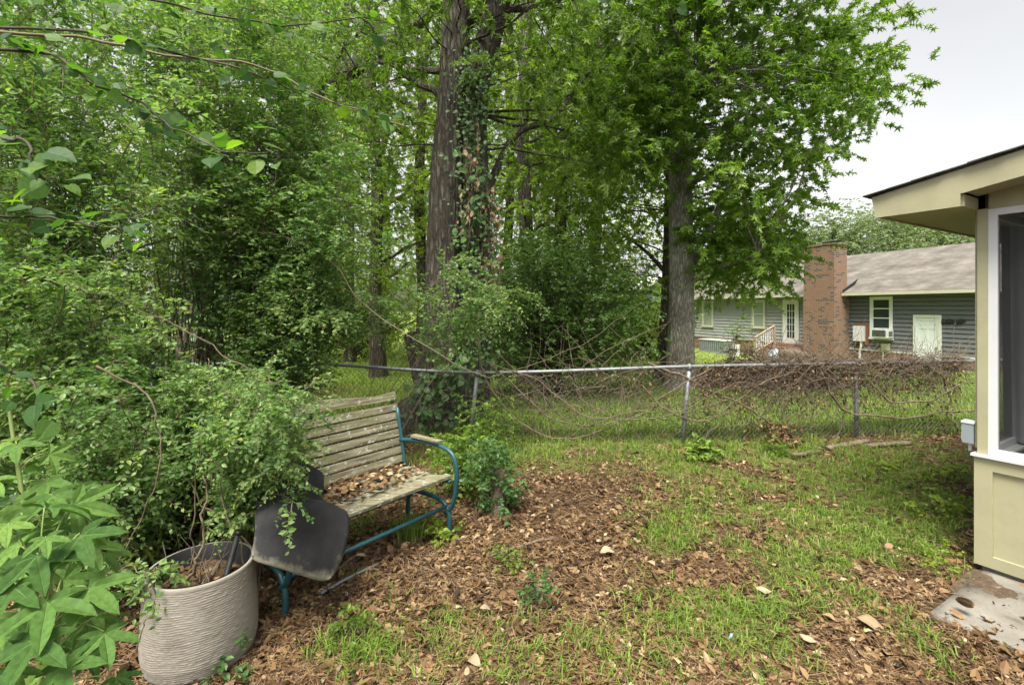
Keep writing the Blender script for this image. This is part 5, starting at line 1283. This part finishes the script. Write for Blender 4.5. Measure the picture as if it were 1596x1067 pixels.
# ------------------------------------------------------------------ planter
def planter():
    c = np.array([-1.47, 2.28, 0]); R = thing('planter', c, 'large round beige ribbed planter in front of the thicket', 'planter')
    prof = [(.0, .0), (.165, .0), (.205, .012), (.226, .05), (.236, .10), (.238, .16), (.236, .24), (.229, .34), (.224, .42), (.222, .446), (.219, .452), (.208, .452), (.203, .446)]
    seg = 220; zz = []; 
    pr = []
    for i in range(len(prof) - 1):
        (r0, z0), (r1, z1) = prof[i], prof[i + 1]; k = max(1, int(abs(z1 - z0) / .0019)); 
        for j in range(k): f = j / k; pr.append((r0 + (r1 - r0) * f, z0 + (z1 - z0) * f))
    pr.append(prof[-1]); pr = np.array(pr); n = len(pr); th = np.arange(seg) * 2 * pi / seg
    RR, TH = np.meshgrid(pr[:, 0], th, indexing='ij'); ZZ = np.repeat(pr[:, 1:2], seg, 1)
    body = (ZZ > .03) & (ZZ < .435)
    wv = ZZ + .004 * np.sin(3 * TH + 2) + .003 * np.sin(7 * TH + 25 * ZZ) + .0025 * vnoise(TH * 8, ZZ * 30, 1, 3)
    wv = wv + .0022 * vnoise(TH * 30, ZZ * 60, 1, 8); rid = np.abs(np.sin(wv * pi / .0098)) ** .7; brk = .15 + .95 * (vnoise(TH * 18 + 3, ZZ * 100, 1, 4))
    RR = RR + body * ((.0024) * rid * brk - .002 + .001 * (vnoise(TH * 60, ZZ * 300, 1, 6) - .5))
    V = np.stack([c[0] + RR * np.cos(TH), c[1] + RR * np.sin(TH), ZZ - .01], -1).reshape(-1, 3)
    i = (np.arange(n - 1) * seg)[:, None]; j = np.arange(seg)[None]; j2 = (j + 1) % seg
    F = np.stack([i + j, i + j2, i + seg + j2, i + seg + j], -1).reshape(-1, 4)
    mesh('pot', V, F, M_PLANTER, R, smooth=True, uv=False)
    m = MB(); V, F, C = tube([c + [0, 0, .445], c + [0, 0, .44], c + [0, 0, .30]], [.205, .2, .19], 48); m.add(V, F); m.build('liner', M_BLACK, R, smooth=True)
    th = np.linspace(0, 2 * pi, 41)[:-1]; V = [c + [0, 0, .375]]; 
    for rr in (.07, .13, .195): V += [c + [rr * cos(a), rr * sin(a), .355 + .012 * sin(3 * a + rr * 40)] for a in th]
    V = np.array(V); F3 = np.array([[0, 1 + k, 1 + (k + 1) % 40] for k in range(40)]); F4 = np.array([[1 + q * 40 + k, 41 + q * 40 + k, 41 + q * 40 + (k + 1) % 40, 1 + q * 40 + (k + 1) % 40] for q in (0, 1) for k in range(40)])
    mesh('soil', V, [F3, F4], noisemat('potting_soil', [(.02, .013, .01), (.08, .05, .03), (.15, .1, .06)], 40, .95, .8, 60), R, smooth=True, uv=False)
    t = thing('pipe_stake', c + [.12, .05, .35], 'black plastic pipe standing in the beige planter', 'pipe')
    m = MB(); a, b = c + np.array([.11, -.02, .33]), P(372, 828, 2.36); V, F, C = tube([a, b, b + (a - b) * .001, a + (b - a) * .3], [.013, .013, .010, .010], 16); m.add(V, F); m.build('pipe', M_BLACK, t, smooth=True)
    m = MB(); m.tube([b - (b - a) * .06, b + (b - a) * .01], .015, 16); m.build('collar', M_BLACK, t, smooth=True)
    r = np.random.default_rng(720)
    # dry stems + dead leaves in the pot
    t = thing('dry_stems', c + [0, 0, .36], 'dry brown stems and dead leaves standing in the beige planter', 'dead plant'); m = MB()
    for k in range(16):
        a = c + np.array([r.uniform(-.13, .1), r.uniform(-.1, .1), .36]); m.tube(wob(bez(a, a + r.normal(0, .04, 3) + [0, 0, .06], a + r.normal(0, .07, 3) + [0, 0, .13], 8), .006, r=r), np.linspace(.003, .001, 8), 4)
    m.tube([c + [.03, 0, .36], c + [.06, -.01, .40], c + [.085, .0, .45]], [.011, .012, .009], 7)
    m.build('stems', M_VINE, t)
    n = 60; q = c + np.stack([r.uniform(-.15, .12, n), r.uniform(-.15, .12, n), r.uniform(.365, .39, n)], -1)
    V, F, tt = leaves(q, r.normal(0, 1, (n, 3)), np.stack([r.normal(0, .6, n), r.normal(0, .6, n), np.ones(n)], -1), r.uniform(.02, .06, n), LEAF6, r.uniform(.2, .9, n), r); mesh('dead_leaves', V, F, L_LITTER, t, uv=False, attr=tt)
    return c
PLC = planter()

# ------------------------------------------------------------------ foreground thicket: privet shrubs
def arch_shrub(name, label, base, ends, lmat, lsize, seed, twig_n=16, tw_len=(.18, .42), nleaf=14, tpl=LEAF2, stem_r=.0062, arch=.35, start=.25, group='privet shrubs of the left thicket', twmat=M_TWIG, droop=.45, wr=.0014):
    r = np.random.default_rng(seed); base = np.array(base, float); R = thing(name, base, label, 'shrub', group)
    m = MB(); ST = []; DI = []; LL = []; TC = []
    for e in ends:
        b = base + r.normal(0, .12, 3) * np.array([1, 1, 0]); L = np.linalg.norm(e - b)
        mid = b * .45 + e * .55 + np.array([0, 0, arch * L]) * r.uniform(.5, 1.2)
        q = wob(bez(b, mid, e, 22), .035 * L, 1, r); m.tube(q, np.linspace(stem_r * r.uniform(.6, 1.3), .0022, 22), 5)
        k = int(twig_n * (.5 + .5 * L)); f = r.uniform(start, 1, k); i = (f * 20.9).astype(int); T = nrm(q[i + 1] - q[i])
        ST.append(q[i]); s = nrm(np.cross(T, [0, 0, 1.])) * np.where(r.uniform(0, 1, (k, 1)) < .5, 1, -1)
        DI.append(T * .6 + s * .7 + r.normal(0, .45, (k, 3))); LL.append(r.uniform(*tw_len, k)); TC.append(np.clip(r.uniform(0, .6) + r.uniform(0, .4, k), 0, 1))
    m.build('stems', twmat, R, smooth=True)
    ST, DI, LL, TC = map(np.concatenate, (ST, DI, LL, TC))
    (tv, tf), (V, F, t) = sprays(ST, DI, LL, nleaf, lsize, tpl, droop, r, k=5, twr=wr, tint_c=TC)
    # second order sprays off the twigs
    pick = r.choice(len(ST), len(ST)); u = r.uniform(.3, .9, len(pick))
    st2 = ST[pick] + nrm(DI[pick]) * (LL[pick] * u)[:, None] + np.array([0, 0, -1.]) * (droop * LL[pick] * u * u)[:, None]
    (tv2, tf2), (V2, F2, t2) = sprays(st2, DI[pick] + r.normal(0, .7, (len(pick), 3)), LL[pick] * .6, max(6, int(nleaf * .65)), lsize, tpl, droop, r, k=4, twr=wr * .8, tint_c=TC[pick])
    fo = mesh('foliage', np.vstack([V, V2]), np.vstack([F, F2 + len(V)]), lmat, R, uv=False, attr=np.concatenate([t, t2]))
    mesh('twigs', np.vstack([tv, tv2]), np.vstack([tf, tf2 + len(tv)]), twmat, fo, uv=False)
    return R
r = np.random.default_rng(800)
def ends(poly, y0, y1, n): return vol(poly, y0, y1, n, r)
# (label, base, polygon of branch ends, depth range, count)
arch_shrub('privet_shrub', 'privet shrub with fine leaves arching over the near end of the bench', basept(330, 3.5), ends([(250, 560), (430, 570), (470, 650), (430, 700), (430, 770), (350, 740), (250, 730)], 2.65, 3.8, 62), L_PRIVET, .036, 801, 19, (.12, .32), 14)
arch_shrub('privet_shrub', 'tall privet arching right across the rail towards the twin trunk', basept(380, 4.7), ends([(380, 380), (560, 400), (690, 430), (650, 440), (650, 470), (600, 465), (500, 500), (400, 560)], 4.3, 5.7, 44), L_PRIVET, .055, 802, 18, (.16, .45), 13)
arch_shrub('privet_shrub', 'high pale leaved privet filling the middle of the thicket', basept(420, 5.0), ends([(330, 120), (520, 150), (570, 270), (600, 330), (640, 400), (520, 430), (350, 420)], 4.2, 5.9, 58), L_PRIVET, .058, 803, 17, (.2, .5), 13)
arch_shrub('privet_shrub', 'dense dark privet at the left edge above the sapling', basept(60, 3.4), ends([(-80, 330), (180, 340), (260, 420), (260, 560), (120, 640), (-80, 620)], 2.6, 4.2, 66), L_PRIVET, .048, 804, 16, (.16, .4), 14)
arch_shrub('privet_shrub', 'tall privet reaching to the top left corner of the thicket', basept(40, 4.0), ends([(-100, -120), (250, -120), (330, 60), (260, 320), (60, 340), (-100, 300)], 2.8, 4.8, 62), L_PRIVET, .055, 805, 16, (.2, .5), 12)
arch_shrub('privet_shrub', 'tall privet overhanging the top of the thicket left of the sky gap', basept(300, 5.0), ends([(200, -120), (480, -120), (560, 30), (470, 130), (330, 160), (240, 100)], 3.8, 6, 40), L_PRIVET, .06, 806, 16, (.25, .55), 12)
arch_shrub('privet_shrub', 'low privet with darker leaves between planter and sapling', basept(170, 2.9), ends([(60, 620), (230, 600), (260, 700), (250, 830), (130, 880), (40, 800)], 2.2, 3.2, 60), L_PRIVET, .036, 807, 18, (.12, .3), 13, tpl=LEAF6)
arch_shrub('privet_shrub', 'small privet sprout growing out of the planter', (PLC[0], PLC[1], .35), ends([(255, 680), (340, 660), (400, 690), (410, 750), (300, 760), (245, 740)], 2.25, 2.6, 3), L_PRIVET, .036, 808, 14, (.08, .16), 9, tpl=LEAF6, stem_r=.006, start=.86, arch=.1)
arch_shrub('privet_shrub', 'trailing privet stem drooping over the left rim of the planter', P(210, 780, 2.3) * np.array([1, 1, 0]), ends([(215, 860), (255, 900), (240, 930), (200, 900)], 2.0, 2.15, 4), L_PRIVET, .036, 809, 9, (.08, .16), 9, tpl=LEAF6, stem_r=.004, arch=.5, start=.55)
arch_shrub('privet_shrub', 'low privet sprays lying over the left side of the black rubber mat', basept(372, 2.95), ends([(340, 610), (455, 610), (500, 650), (455, 720), (475, 790), (440, 830), (405, 850), (395, 760), (350, 700)], 2.2, 2.6, 24), L_PRIVET, .034, 812, 16, (.08, .2), 12, tpl=LEAF6, stem_r=.005, start=.35, arch=.3)
arch_shrub('privet_shrub', 'arching privet sprays spilling over the left half of the bench backrest', basept(300, 3.1), ends([(360, 560), (480, 580), (545, 640), (520, 690), (450, 710), (370, 680)], 2.5, 3.0, 11), L_PRIVET, .036, 813, 15, (.1, .26), 12, stem_r=.005, start=.45, arch=.35)
arch_shrub('privet_shrub', 'wispy privet hanging in front of the twin trunk above the rail', basept(560, 5.3), ends([(700, 370), (760, 380), (850, 430), (840, 500), (770, 505), (740, 470)], 5.2, 6.1, 10), L_PRIVET, .055, 810, 15, (.2, .45), 11, start=.45)
arch_shrub('privet_shrub', 'shaded undergrowth shrub at the foot of the thicket behind the planter', basept(120, 3.6), ends([(0, 560), (330, 560), (330, 760), (150, 780), (0, 700)], 3.3, 4.6, 60), L_DARK, .06, 811, 16, (.15, .35), 12, tpl=LEAF6, arch=.2)
# background undergrowth behind fence-left
bush('laurel_shrub', 'broad leaved dark shrub low in the thicket left of the bench', 210, 3.6, [(120, 640), (260, 640), (280, 760), (150, 770)], 3.2, 3.9, 26, L_IVY, .13, 820, HEART, 8, .2, .25, 7)

# bare pale twigs arching through the thicket
def baretwigs():
    r = np.random.default_rng(830)
    sp = [([(60, 470), (250, 375), (420, 365), (520, 410), (560, 470), (700, 560), (760, 590)], 4.4, .010, 'long bare brown branch arching across the thicket to the rail'),
          ([(120, 440), (260, 500), (380, 570), (440, 600)], 3.2, .007, 'thin bare branch running down through the left thicket'),
          ([(150, 570), (215, 605), (245, 650), (248, 720), (225, 800), (165, 905)], 2.15, .005, 'pale bare tendril looping down left of the planter'),
          ([(225, 890), (240, 930), (210, 1010), (150, 1060)], 1.95, .0035, 'pale thin tendril trailing over the planter side'),
          ([(0, 50), (120, 60), (270, 85), (420, 110), (520, 160), (640, 200)], 2.4, .008, 'dark slender branch crossing the upper left of the thicket'),
          ([(760, 590), (900, 540), (1000, 470)], 5.4, .004, 'thin straight shoot rising right over the fence rail'),
          ([(560, 470), (680, 440), (800, 400)], 5.0, .004, 'thin pale shoot crossing the twin trunk'),
          ([(330, 760), (328, 640), (325, 560)], 2.9, .006, 'upright bare stem in the shrub behind the planter'),
          ([(290, 905), (310, 870), (318, 800), (322, 740)], 2.25, .008, 'thick bare privet stem rising from the planter')]
    for pts, Y, rd, lab in sp:
        q = wob(spline([P(a, b, Y + r.normal(0, .04)) for a, b in pts], 40), .012, 3, r); o = MB().tube(q, np.linspace(rd, rd * .4, 40), 6).build('bare_branch', M_TWIG, None, smooth=True); tagobj(o, lab, 'branch', 'bare branches in the thicket')
baretwigs()

# redbud: big leaves hanging into the top left
def redbud():
    b = np.array([-2.6, 1.7, -.02]); R = thing('redbud_tree', b, 'redbud branches with large round leaves hanging into the top left', 'tree')
    m = MB(); trunk(m, [b, b + [.03, .0, 1.], b + [.1, .02, 2.0], b + [.1, 0, 3.2]], [.06, .05, .045, .03], 12, 20, .04, 3); m.build('trunk', B_DARK, R, smooth=True)
    r = np.random.default_rng(840)
    br = [([(-60, 40), (60, 45), (180, 62), (300, 88), (400, 112), (470, 150), (560, 170), (610, 180)], 1.75, 40, .07),
          ([(-60, 75), (60, 85), (140, 120), (220, 160), (270, 205), (340, 225), (420, 240)], 1.45, 34, .07),
          ([(-60, -20), (150, -10), (330, 20), (450, 40), (560, 30), (600, 35)], 1.9, 34, .075),
          ([(-60, 200), (20, 215), (60, 260), (90, 300)], 1.3, 12, .085), ([(-60, 330), (60, 340), (150, 350), (240, 370)], 1.6, 16, .07), ([(-80, 560), (10, 575), (60, 610), (80, 640)], 1.25, 9, .075),
          ([(700, -60), (900, -30), (1050, -10), (1150, 0)], 2.0, 10, .07)]
    m = MB(); PO = []; XD = []; SZ = []
    for pts, Y, n, s in br:
        q = wob(spline([P(a, c, Y + .1 * r.normal()) for a, c in pts], 40), .01, 2, r); q = np.vstack([bez(b + [.08, 0, max(.8, q[0, 2] - .25)], (b + q[0]) / 2 * [1, 1, 0] + [0, 0, q[0, 2]], q[0], 8)[:-1], q]) if pts[0][0] < 0 else q
        m.tube(q, np.linspace(.006, .0015, len(q)), 6)
        n = int(n * 1.5); i = np.linspace(9, len(q) - 1, n).astype(int) if pts[0][0] < 0 else np.linspace(4, len(q) - 1, n).astype(int)
        for k in i:
            p = q[k] + r.normal(0, .02, 3); sd = 1 if r.uniform() < .5 else -1; d = np.array([.5, -.1, -.4]) + sd * np.array([.25, .5, .2]) + r.normal(0, .35, 3)
            PO.append(p + nrm(d) * .02); XD.append(d); SZ.append(s * r.uniform(.4, .85))
    n = len(PO); PO = np.array(PO); XD = np.array(XD)
    nd = np.array([0, -.25, .8]) + r.normal(0, .55, (n, 3))
    V, F, t = leaves(PO, XD, nd, np.array(SZ), HEART, np.clip(r.beta(1.1, 2.0, n), 0, 1), r)
    m.build('limbs', M_TWIGD, R, smooth=True); mesh('crown', V, F, L_RED, R, uv=False, attr=t, luv=np.tile(HEART[0][:, :2], (n, 1)))
redbud()

# sweetgum sapling lower left with big star leaves
def sapling():
    b = np.array([-1.12, 1.12, 0.0]); R = thing('sweetgum_sapling', b, 'young sweetgum sapling with big star shaped leaves in the lower left corner', 'sapling')
    r = np.random.default_rng(850)
    L = [(25, 700, 1.20, 100), (70, 760, 1.22, 110), (20, 800, 1.15, 120), (95, 790, 1.12, 150), (130, 845, 1.05, 150), (60, 880, 1.0, 160), (10, 930, .95, 150), (70, 955, .95, 190), (150, 925, 1.02, 150),
         (165, 1000, .98, 130), (40, 1020, .9, 190), (100, 1050, .92, 150), (10, 1060, .88, 130), (120, 900, 1.12, 130), (15, 860, 1.1, 120), (160, 960, 1.1, 110), (90, 710, 1.35, 80), (190, 1060, 1.05, 90), (-30, 760, 1.1, 130), (-30, 980, .95, 150), (140, 800, 1.25, 90), (45, 840, 1.2, 100), (30, 735, 1.32, 95), (90, 835, 1.2, 110), (120, 770, 1.35, 85), (-5, 700, 1.25, 100), (170, 870, 1.25, 90), (60, 720, 1.4, 80), (130, 1010, 1.15, 120), (75, 905, 1.22, 110), (5, 810, 1.3, 100), (35, 900, 1.25, 110), (180, 910, 1.2, 85), (110, 960, 1.25, 110), (30, 970, 1.15, 120)]
    PO = []; XD = []; ND = []; SZ = []; m = MB(); top = P(15, 640, 1.3); stem = spline([b, (b + top) / 2 + [.05, 0, .1], top, top + [0, 0, .1]], 30); m.tube(stem, np.linspace(.009, .002, 30), 7)
    s2 = spline([b + [.02, 0, .3], P(80, 960, 1.02), P(60, 900, 1.05)], 16); m.tube(s2, np.linspace(.007, .003, 16), 6); al = np.vstack([stem, s2])
    L = L + [(r.uniform(-40, 185), r.uniform(780, 1070), r.uniform(1.0, 1.4), r.uniform(70, 140)) for _ in range(34)]
    for px_, py_, Y, s in L:
        c = P(px_, py_, Y); sz = s / FOC * Y * .44; j = al[np.argmin(np.linalg.norm(al - c, axis=1) + .5 * np.maximum(0, al[:, 2] - c[2] + .03))]
        d = nrm((c - j) * [1, 1, .3] + r.normal(0, .05, 3) + [.02, -.05, -.02]); d[2] = -abs(d[2]) * .4 - .35; d = nrm(d); p0 = c - d * sz * .35
        m.tube(bez(j, (j + p0) / 2 + [0, 0, .03], p0, 8), np.linspace(.0022, .0014, 8), 5)
        PO.append(p0); XD.append(d); ND.append(np.array([.1, -.45, 1]) + r.normal(0, .25, 3)); SZ.append(sz)
    m.build('stems', noisemat('green_petiole', [(.16, .22, .06), (.22, .27, .09)], 10, .6, 0), R, smooth=True)
    V, F, t = leaves(np.array(PO), np.array(XD), np.array(ND), np.array(SZ), STARD, None, r); mesh('foliage', V, F, L_STAR, R, uv=False, attr=t, luv=np.tile(STARD[0][:, :2], (len(PO), 1)))
sapling()

# ------------------------------------------------------------------ stump post with creepers next to the bench, weeds
def small_things():
    r = np.random.default_rng(900)
    b = G(775, 800); t = thing('wooden_stump', b, 'short broken wooden post overgrown with creeper right of the bench', 'stump')
    m = MB(); trunk(m, [b + [0, 0, -.05], b + [0, 0, .15], b + [.01, 0, .30], b + [.02, .01, .36]], [.06, .055, .05, .035], 24, 30, .12, 8, .3); m.build('stump_body', M_LOG, t, smooth=True)
    bush('creeping_shrub', 'bright green creeper bush smothering the wooden stump', 0, 0, [(735, 690), (765, 680), (795, 700), (805, 795), (770, 802), (740, 750)], 3.7, 4.15, 28, L_IVY, .045, 901, LEAF6, 8, .055, .09, 8, base=b + [-.05, .15, 0], stem=.010, twig=M_TWIG)
    bush('leafy_weed', 'bushy weed growing between bench arm and stump', 0, 0, [(690, 690), (740, 670), (745, 770), (700, 760)], 4.0, 4.5, 22, L_GUM, .05, 902, LEAF6, 8, .08, .14, 9, base=G(720, 770), stem=.010)
    bush('leafy_weed', 'feathery green weed at the foot of the sagging fence post', 0, 0, [(735, 620), (790, 640), (800, 690), (740, 690)], 5.2, 5.8, 26, L_GUM, .035, 903, LEAF2, 10, .10, .16, 12, base=G(760, 690), stem=.010)
    for i, (px_, py_, w_, h_, lm_, ls, lab) in enumerate((
            (790, 875, 24, 14, L_GUM, .03, 'small seedling cluster in the litter below the stump'), (843, 925, 12, 16, L_IVY, .035, 'tiny upright seedling in the middle of the leaf litter'),
            (1210, 700, 20, 16, L_GUM, .05, 'leafy weed right of the leaning fence post'), (1100, 708, 26, 20, L_GRASS, .09, 'strappy leaved weed in front of the leaning fence post'),
            (1085, 672, 40, 26, L_DARK, .05, 'dark bushy weed at the foot of the leaning post'), (1480, 745, 44, 16, L_YEL, .045, 'bright low weed beside the porch corner'),
            (1460, 795, 60, 24, L_YEL, .045, 'low leafy ground cover along the porch wall'), (1380, 735, 26, 9, L_YEL, .04, 'bright seedling patch in the brown litter by the fence'),
            (1468, 888, 12, 9, L_YEL, .03, 'small green sprout beside the red brick fragment'), (550, 1005, 34, 22, L_GUM, .035, 'leafy weed clump in the litter near the planter'), (560, 830, 14, 8, L_GUM, .03, 'small weed under the bench seat'),
            (675, 835, 26, 13, L_YEL, .045, 'five leaved creeper seedling at the far bench leg'), (350, 1045, 30, 14, L_IVY, .045, 'creeper sprig at the base of the planter'))):
        g = G(px_, py_ + h_ * .5); Y = g[1]
        bush('weed', lab, 0, 0, [(px_ - w_, py_ + h_ * .4), (px_ - w_ * .5, py_ - h_), (px_ + w_ * .5, py_ - h_), (px_ + w_, py_ + h_ * .4)], Y - .06, Y + .12, 8, lm_, ls, 910 + i, LEAF6, 4, .03, .08, 6, cat='weed', base=g, stem=.006, group='weeds in the yard')
    # tall grass tuft under the bench
    def tuft(px_, py_, n, h, lab, wd=.006, sp=.06):
        g = G(px_, py_); x_ = g[0] + r.normal(0, sp, n); y_ = g[1] + r.normal(0, sp, n)
        o = blades(x_, y_, r.uniform(.5, 1, n) * h, np.full(n, wd), 1.1, r.uniform(.1, .9, n), 'grass_tuft', L_GRASS, lab, 'grass tuft'); del o['kind']; o['group'] = 'grass tufts'
    tuft(640, 835, 170, .22, 'tall grass tuft growing under the front of the bench'); tuft(560, 1030, 90, .14, 'grass tuft in the litter right of the planter'); tuft(700, 970, 70, .10, 'small grass tuft in the middle of the litter')
    tuft(1260, 705, 120, .16, 'grass tuft by the rotting boards at the fence'); tuft(900, 1000, 90, .10, 'grass tuft at the bottom centre of the yard'); tuft(1030, 830, 90, .10, 'grass tuft in the litter left of the lawn patch')
    tuft(1440, 860, 110, .12, 'grass tuft near the porch wall bottom'); tuft(1430, 1000, 80, .09, 'grass tuft beside the concrete slab')
    # pipe & sticks
    def stick(pp, rad, lab, mat, name='stick', n=14, am=.01):
        q = wob(spline([G(a, b_) + [0, 0, .025] for a, b_ in pp], n), am, 1, r); q[:, 2] = gz(q[:, 0], q[:, 1]) + rad + .012
        o = MB().tube(q, rad * np.linspace(1, .75, n), 10).build(name, mat, None, smooth=True); tagobj(o, lab, name.replace('_', ' '))
    stick([(500, 940), (545, 913), (590, 888)], .011, 'grey metal pipe lying on the leaf litter below the bench', M_GALV, 'metal_pipe', 8, 0)
    stick([(520, 905), (560, 870)], .014, 'pale dry branch beside the metal pipe', M_LOG, n=10)
    stick([(760, 872), (830, 852), (860, 846)], .009, 'thin grey stick pointing right of the far bench leg', M_LOG)
    stick([(640, 880), (700, 905), (720, 935)], .005, 'thin crooked twig in the leaf litter centre', M_VINE); stick([(610, 1067), (690, 1015)], .004, 'straight pale twig at the bottom edge', M_VINE)
    stick([(960, 780), (1010, 812)], .006, 'short twig in the brown patch left of the lawn', M_VINE)
    stick([(1190, 935), (1260, 920)], .005, 'long pale twig lying on the lawn', M_VINE); stick([(730, 905), (640, 915)], .004, 'slim twig crossing the litter', M_VINE)
    # rotting boards by the fence
    for k, (x0, y0, x1, y1, hgt, lab) in enumerate(((1236, 713, 1275, 706, .05, 'small grey rotten board at the fence foot'), (1290, 702, 1352, 690, .06, 'dark decaying log lying right of the small board'), (1350, 698, 1418, 693, .06, 'dark decaying log nearest to the porch'), (1490, 668, 1530, 665, .09, 'dark log end beside the porch box'))):
        a, b_ = G(x0, y0), G(x1, y1); n = 12; V, F, C = tube(np.linspace(a, b_, n) + [0, 0, hgt * .5], np.full(n, hgt * .62), 10); V += r.normal(0, .006, V.shape); V[:, 2] = (V[:, 2] - hgt * .5) * .7 + hgt * .45
        o = mesh('rotten_log', V, [F, np.array(C)], M_LOG, smooth=True, uv=False); tagobj(o, lab, 'log', 'rotting wood along the fence')
    # pine cone on the slab
    c = G(1503, 957, .046) + [0, 0, .066]; t = thing('pine_cone', c, 'single brown pine cone lying on the concrete slab', 'pine cone')
    n = 130; k = np.arange(n); s = (k + .5) / n; a = k * 2.39996; ax_ = nrm(np.array([.35, -.9, .1])); s1 = nrm(np.cross(ax_, [0, 0, 1.])); s2_ = np.cross(ax_, s1); rad = .021 * np.sin(pi * (s * .85 + .1)) ** .7
    rd = np.cos(a)[:, None] * s1 + np.sin(a)[:, None] * s2_; pos = c + ax_ * ((s - .5) * .075)[:, None] + rd * (rad * .35)[:, None]
    V, F, tt = leaves(pos, rd + ax_ * .6, ax_ + rd * .3, .019 * np.sin(pi * (s * .85 + .1)) ** .5, (np.array([(0, -.2, 0), (.8, -.4, .05), (1, 0, .15), (.8, .4, .05), (0, .2, 0)]), np.array([(0, 1, 2), (0, 2, 3), (0, 3, 4)])), np.clip(.45 + s * .5, 0, 1), r)
    mesh('scales', V, F, L_NEEDLE, t, uv=False, attr=tt)
    m = MB(); m.tube([c - ax_ * .036, c + ax_ * 0, c + ax_ * .036], [.006, .012, .004], 8); m.build('core', M_LOG, t)
    # blue scrap
    c = G(1139, 1000) + [0, 0, .03]; V = [c + [-.010, 0, -.014], c + [.006, .004, -.016], c + [.012, 0, .012], c + [-.004, -.005, .016], c + [.001, -.007, 0]]
    V = np.array(V); V = np.vstack([V, V + [0, .0015, 0]]); m_ = noisemat('blue_foil', [(.12, .35, .75), (.6, .75, .9)], 60, .35, 0)
    F = [[0, 1, 4], [1, 2, 4], [2, 3, 4], [3, 0, 4], [5, 9, 6], [6, 9, 7], [7, 9, 8], [8, 9, 5]]; o = mesh('wrapper', V, [np.array(F)], m_, uv=False); tagobj(o, 'tiny crumpled blue and white wrapper in the grass', 'litter')
    # brick fragment
    c = G(1484, 878) + [0, 0, .012]; m = MB(); m.box(c, (.10, .045, .03), [[.95, -.3, 0], [.3, .95, 0], [0, 0, 1]]); o = m.build('brick_fragment', noisemat('old_brick', [(.20, .075, .05), (.30, .13, .09)], 20, .9, .5), None)
    bv = o.modifiers.new('b', 'BEVEL'); bv.width = .008; bv.segments = 2; tagobj(o, 'flat red brick fragment half buried beside the porch foundation', 'brick')
    # larger pale fallen leaves, individually visible
    for i, (px_, py_, s, tn, lab) in enumerate(((935, 868, .10, .95, 'large pale curled leaf at the edge of the lawn patch'), (1333, 975, .14, .75, 'large orange tan leaf lying in the bottom lawn'), (1178, 925, .08, .95, 'pale fallen leaf in the centre right lawn'), (1262, 872, .07, .95, 'tan leaf in the lawn centre'), (1380, 860, .07, .6, 'orange leaf near the lawn right side'),
                                            (765, 955, .06, .9, 'cream leaf in the litter below centre'), (730, 1035, .08, .85, 'pale tan leaf at the bottom edge'), (1270, 778, .05, .98, 'small whitish leaf in the upper lawn'), (603, 935, .08, .6, 'round tan leaf near the metal pipe'), (1272, 1010, .07, .95, 'cream leaf at bottom right of the lawn'), (1385, 1020, .08, .7, 'tan leaf below the concrete slab corner'))):
        g = G(px_, py_) + [0, 0, .03]; a = r.uniform(0, 6.28)
        th = np.linspace(0, 1, 8); V = []; 
        for u in th:
            w_ = .30 * sin(pi * min(1, u * .96 + .02)) ** .8
            for v_ in (-1, -.5, 0, .5, 1): V.append((u, v_ * w_, .35 * (v_ * w_) ** 2 * 4 + .12 * sin(u * 4 + i) + .02 * r.normal()))
        TV = np.array(V); ii = (np.arange(7) * 5)[:, None]; jj = np.arange(4)[None]; TF = np.stack([ii + jj, ii + 5 + jj, ii + 6 + jj, ii + 1 + jj], -1).reshape(-1, 4)
        V, F, t = leaves(g[None], np.array([[cos(a), sin(a), .1]]), np.array([[r.normal(0, .2), -.25, 1.]]), np.array([s]), (TV, TF), np.array([tn]), r)
        o = mesh('fallen_leaf', V, F, L_DEAD, uv=False, attr=t, smooth=True); tagobj(o, lab, 'leaf', 'larger fallen leaves'); md = o.modifiers.new('t', 'SOLIDIFY'); md.thickness = .0006
small_things()
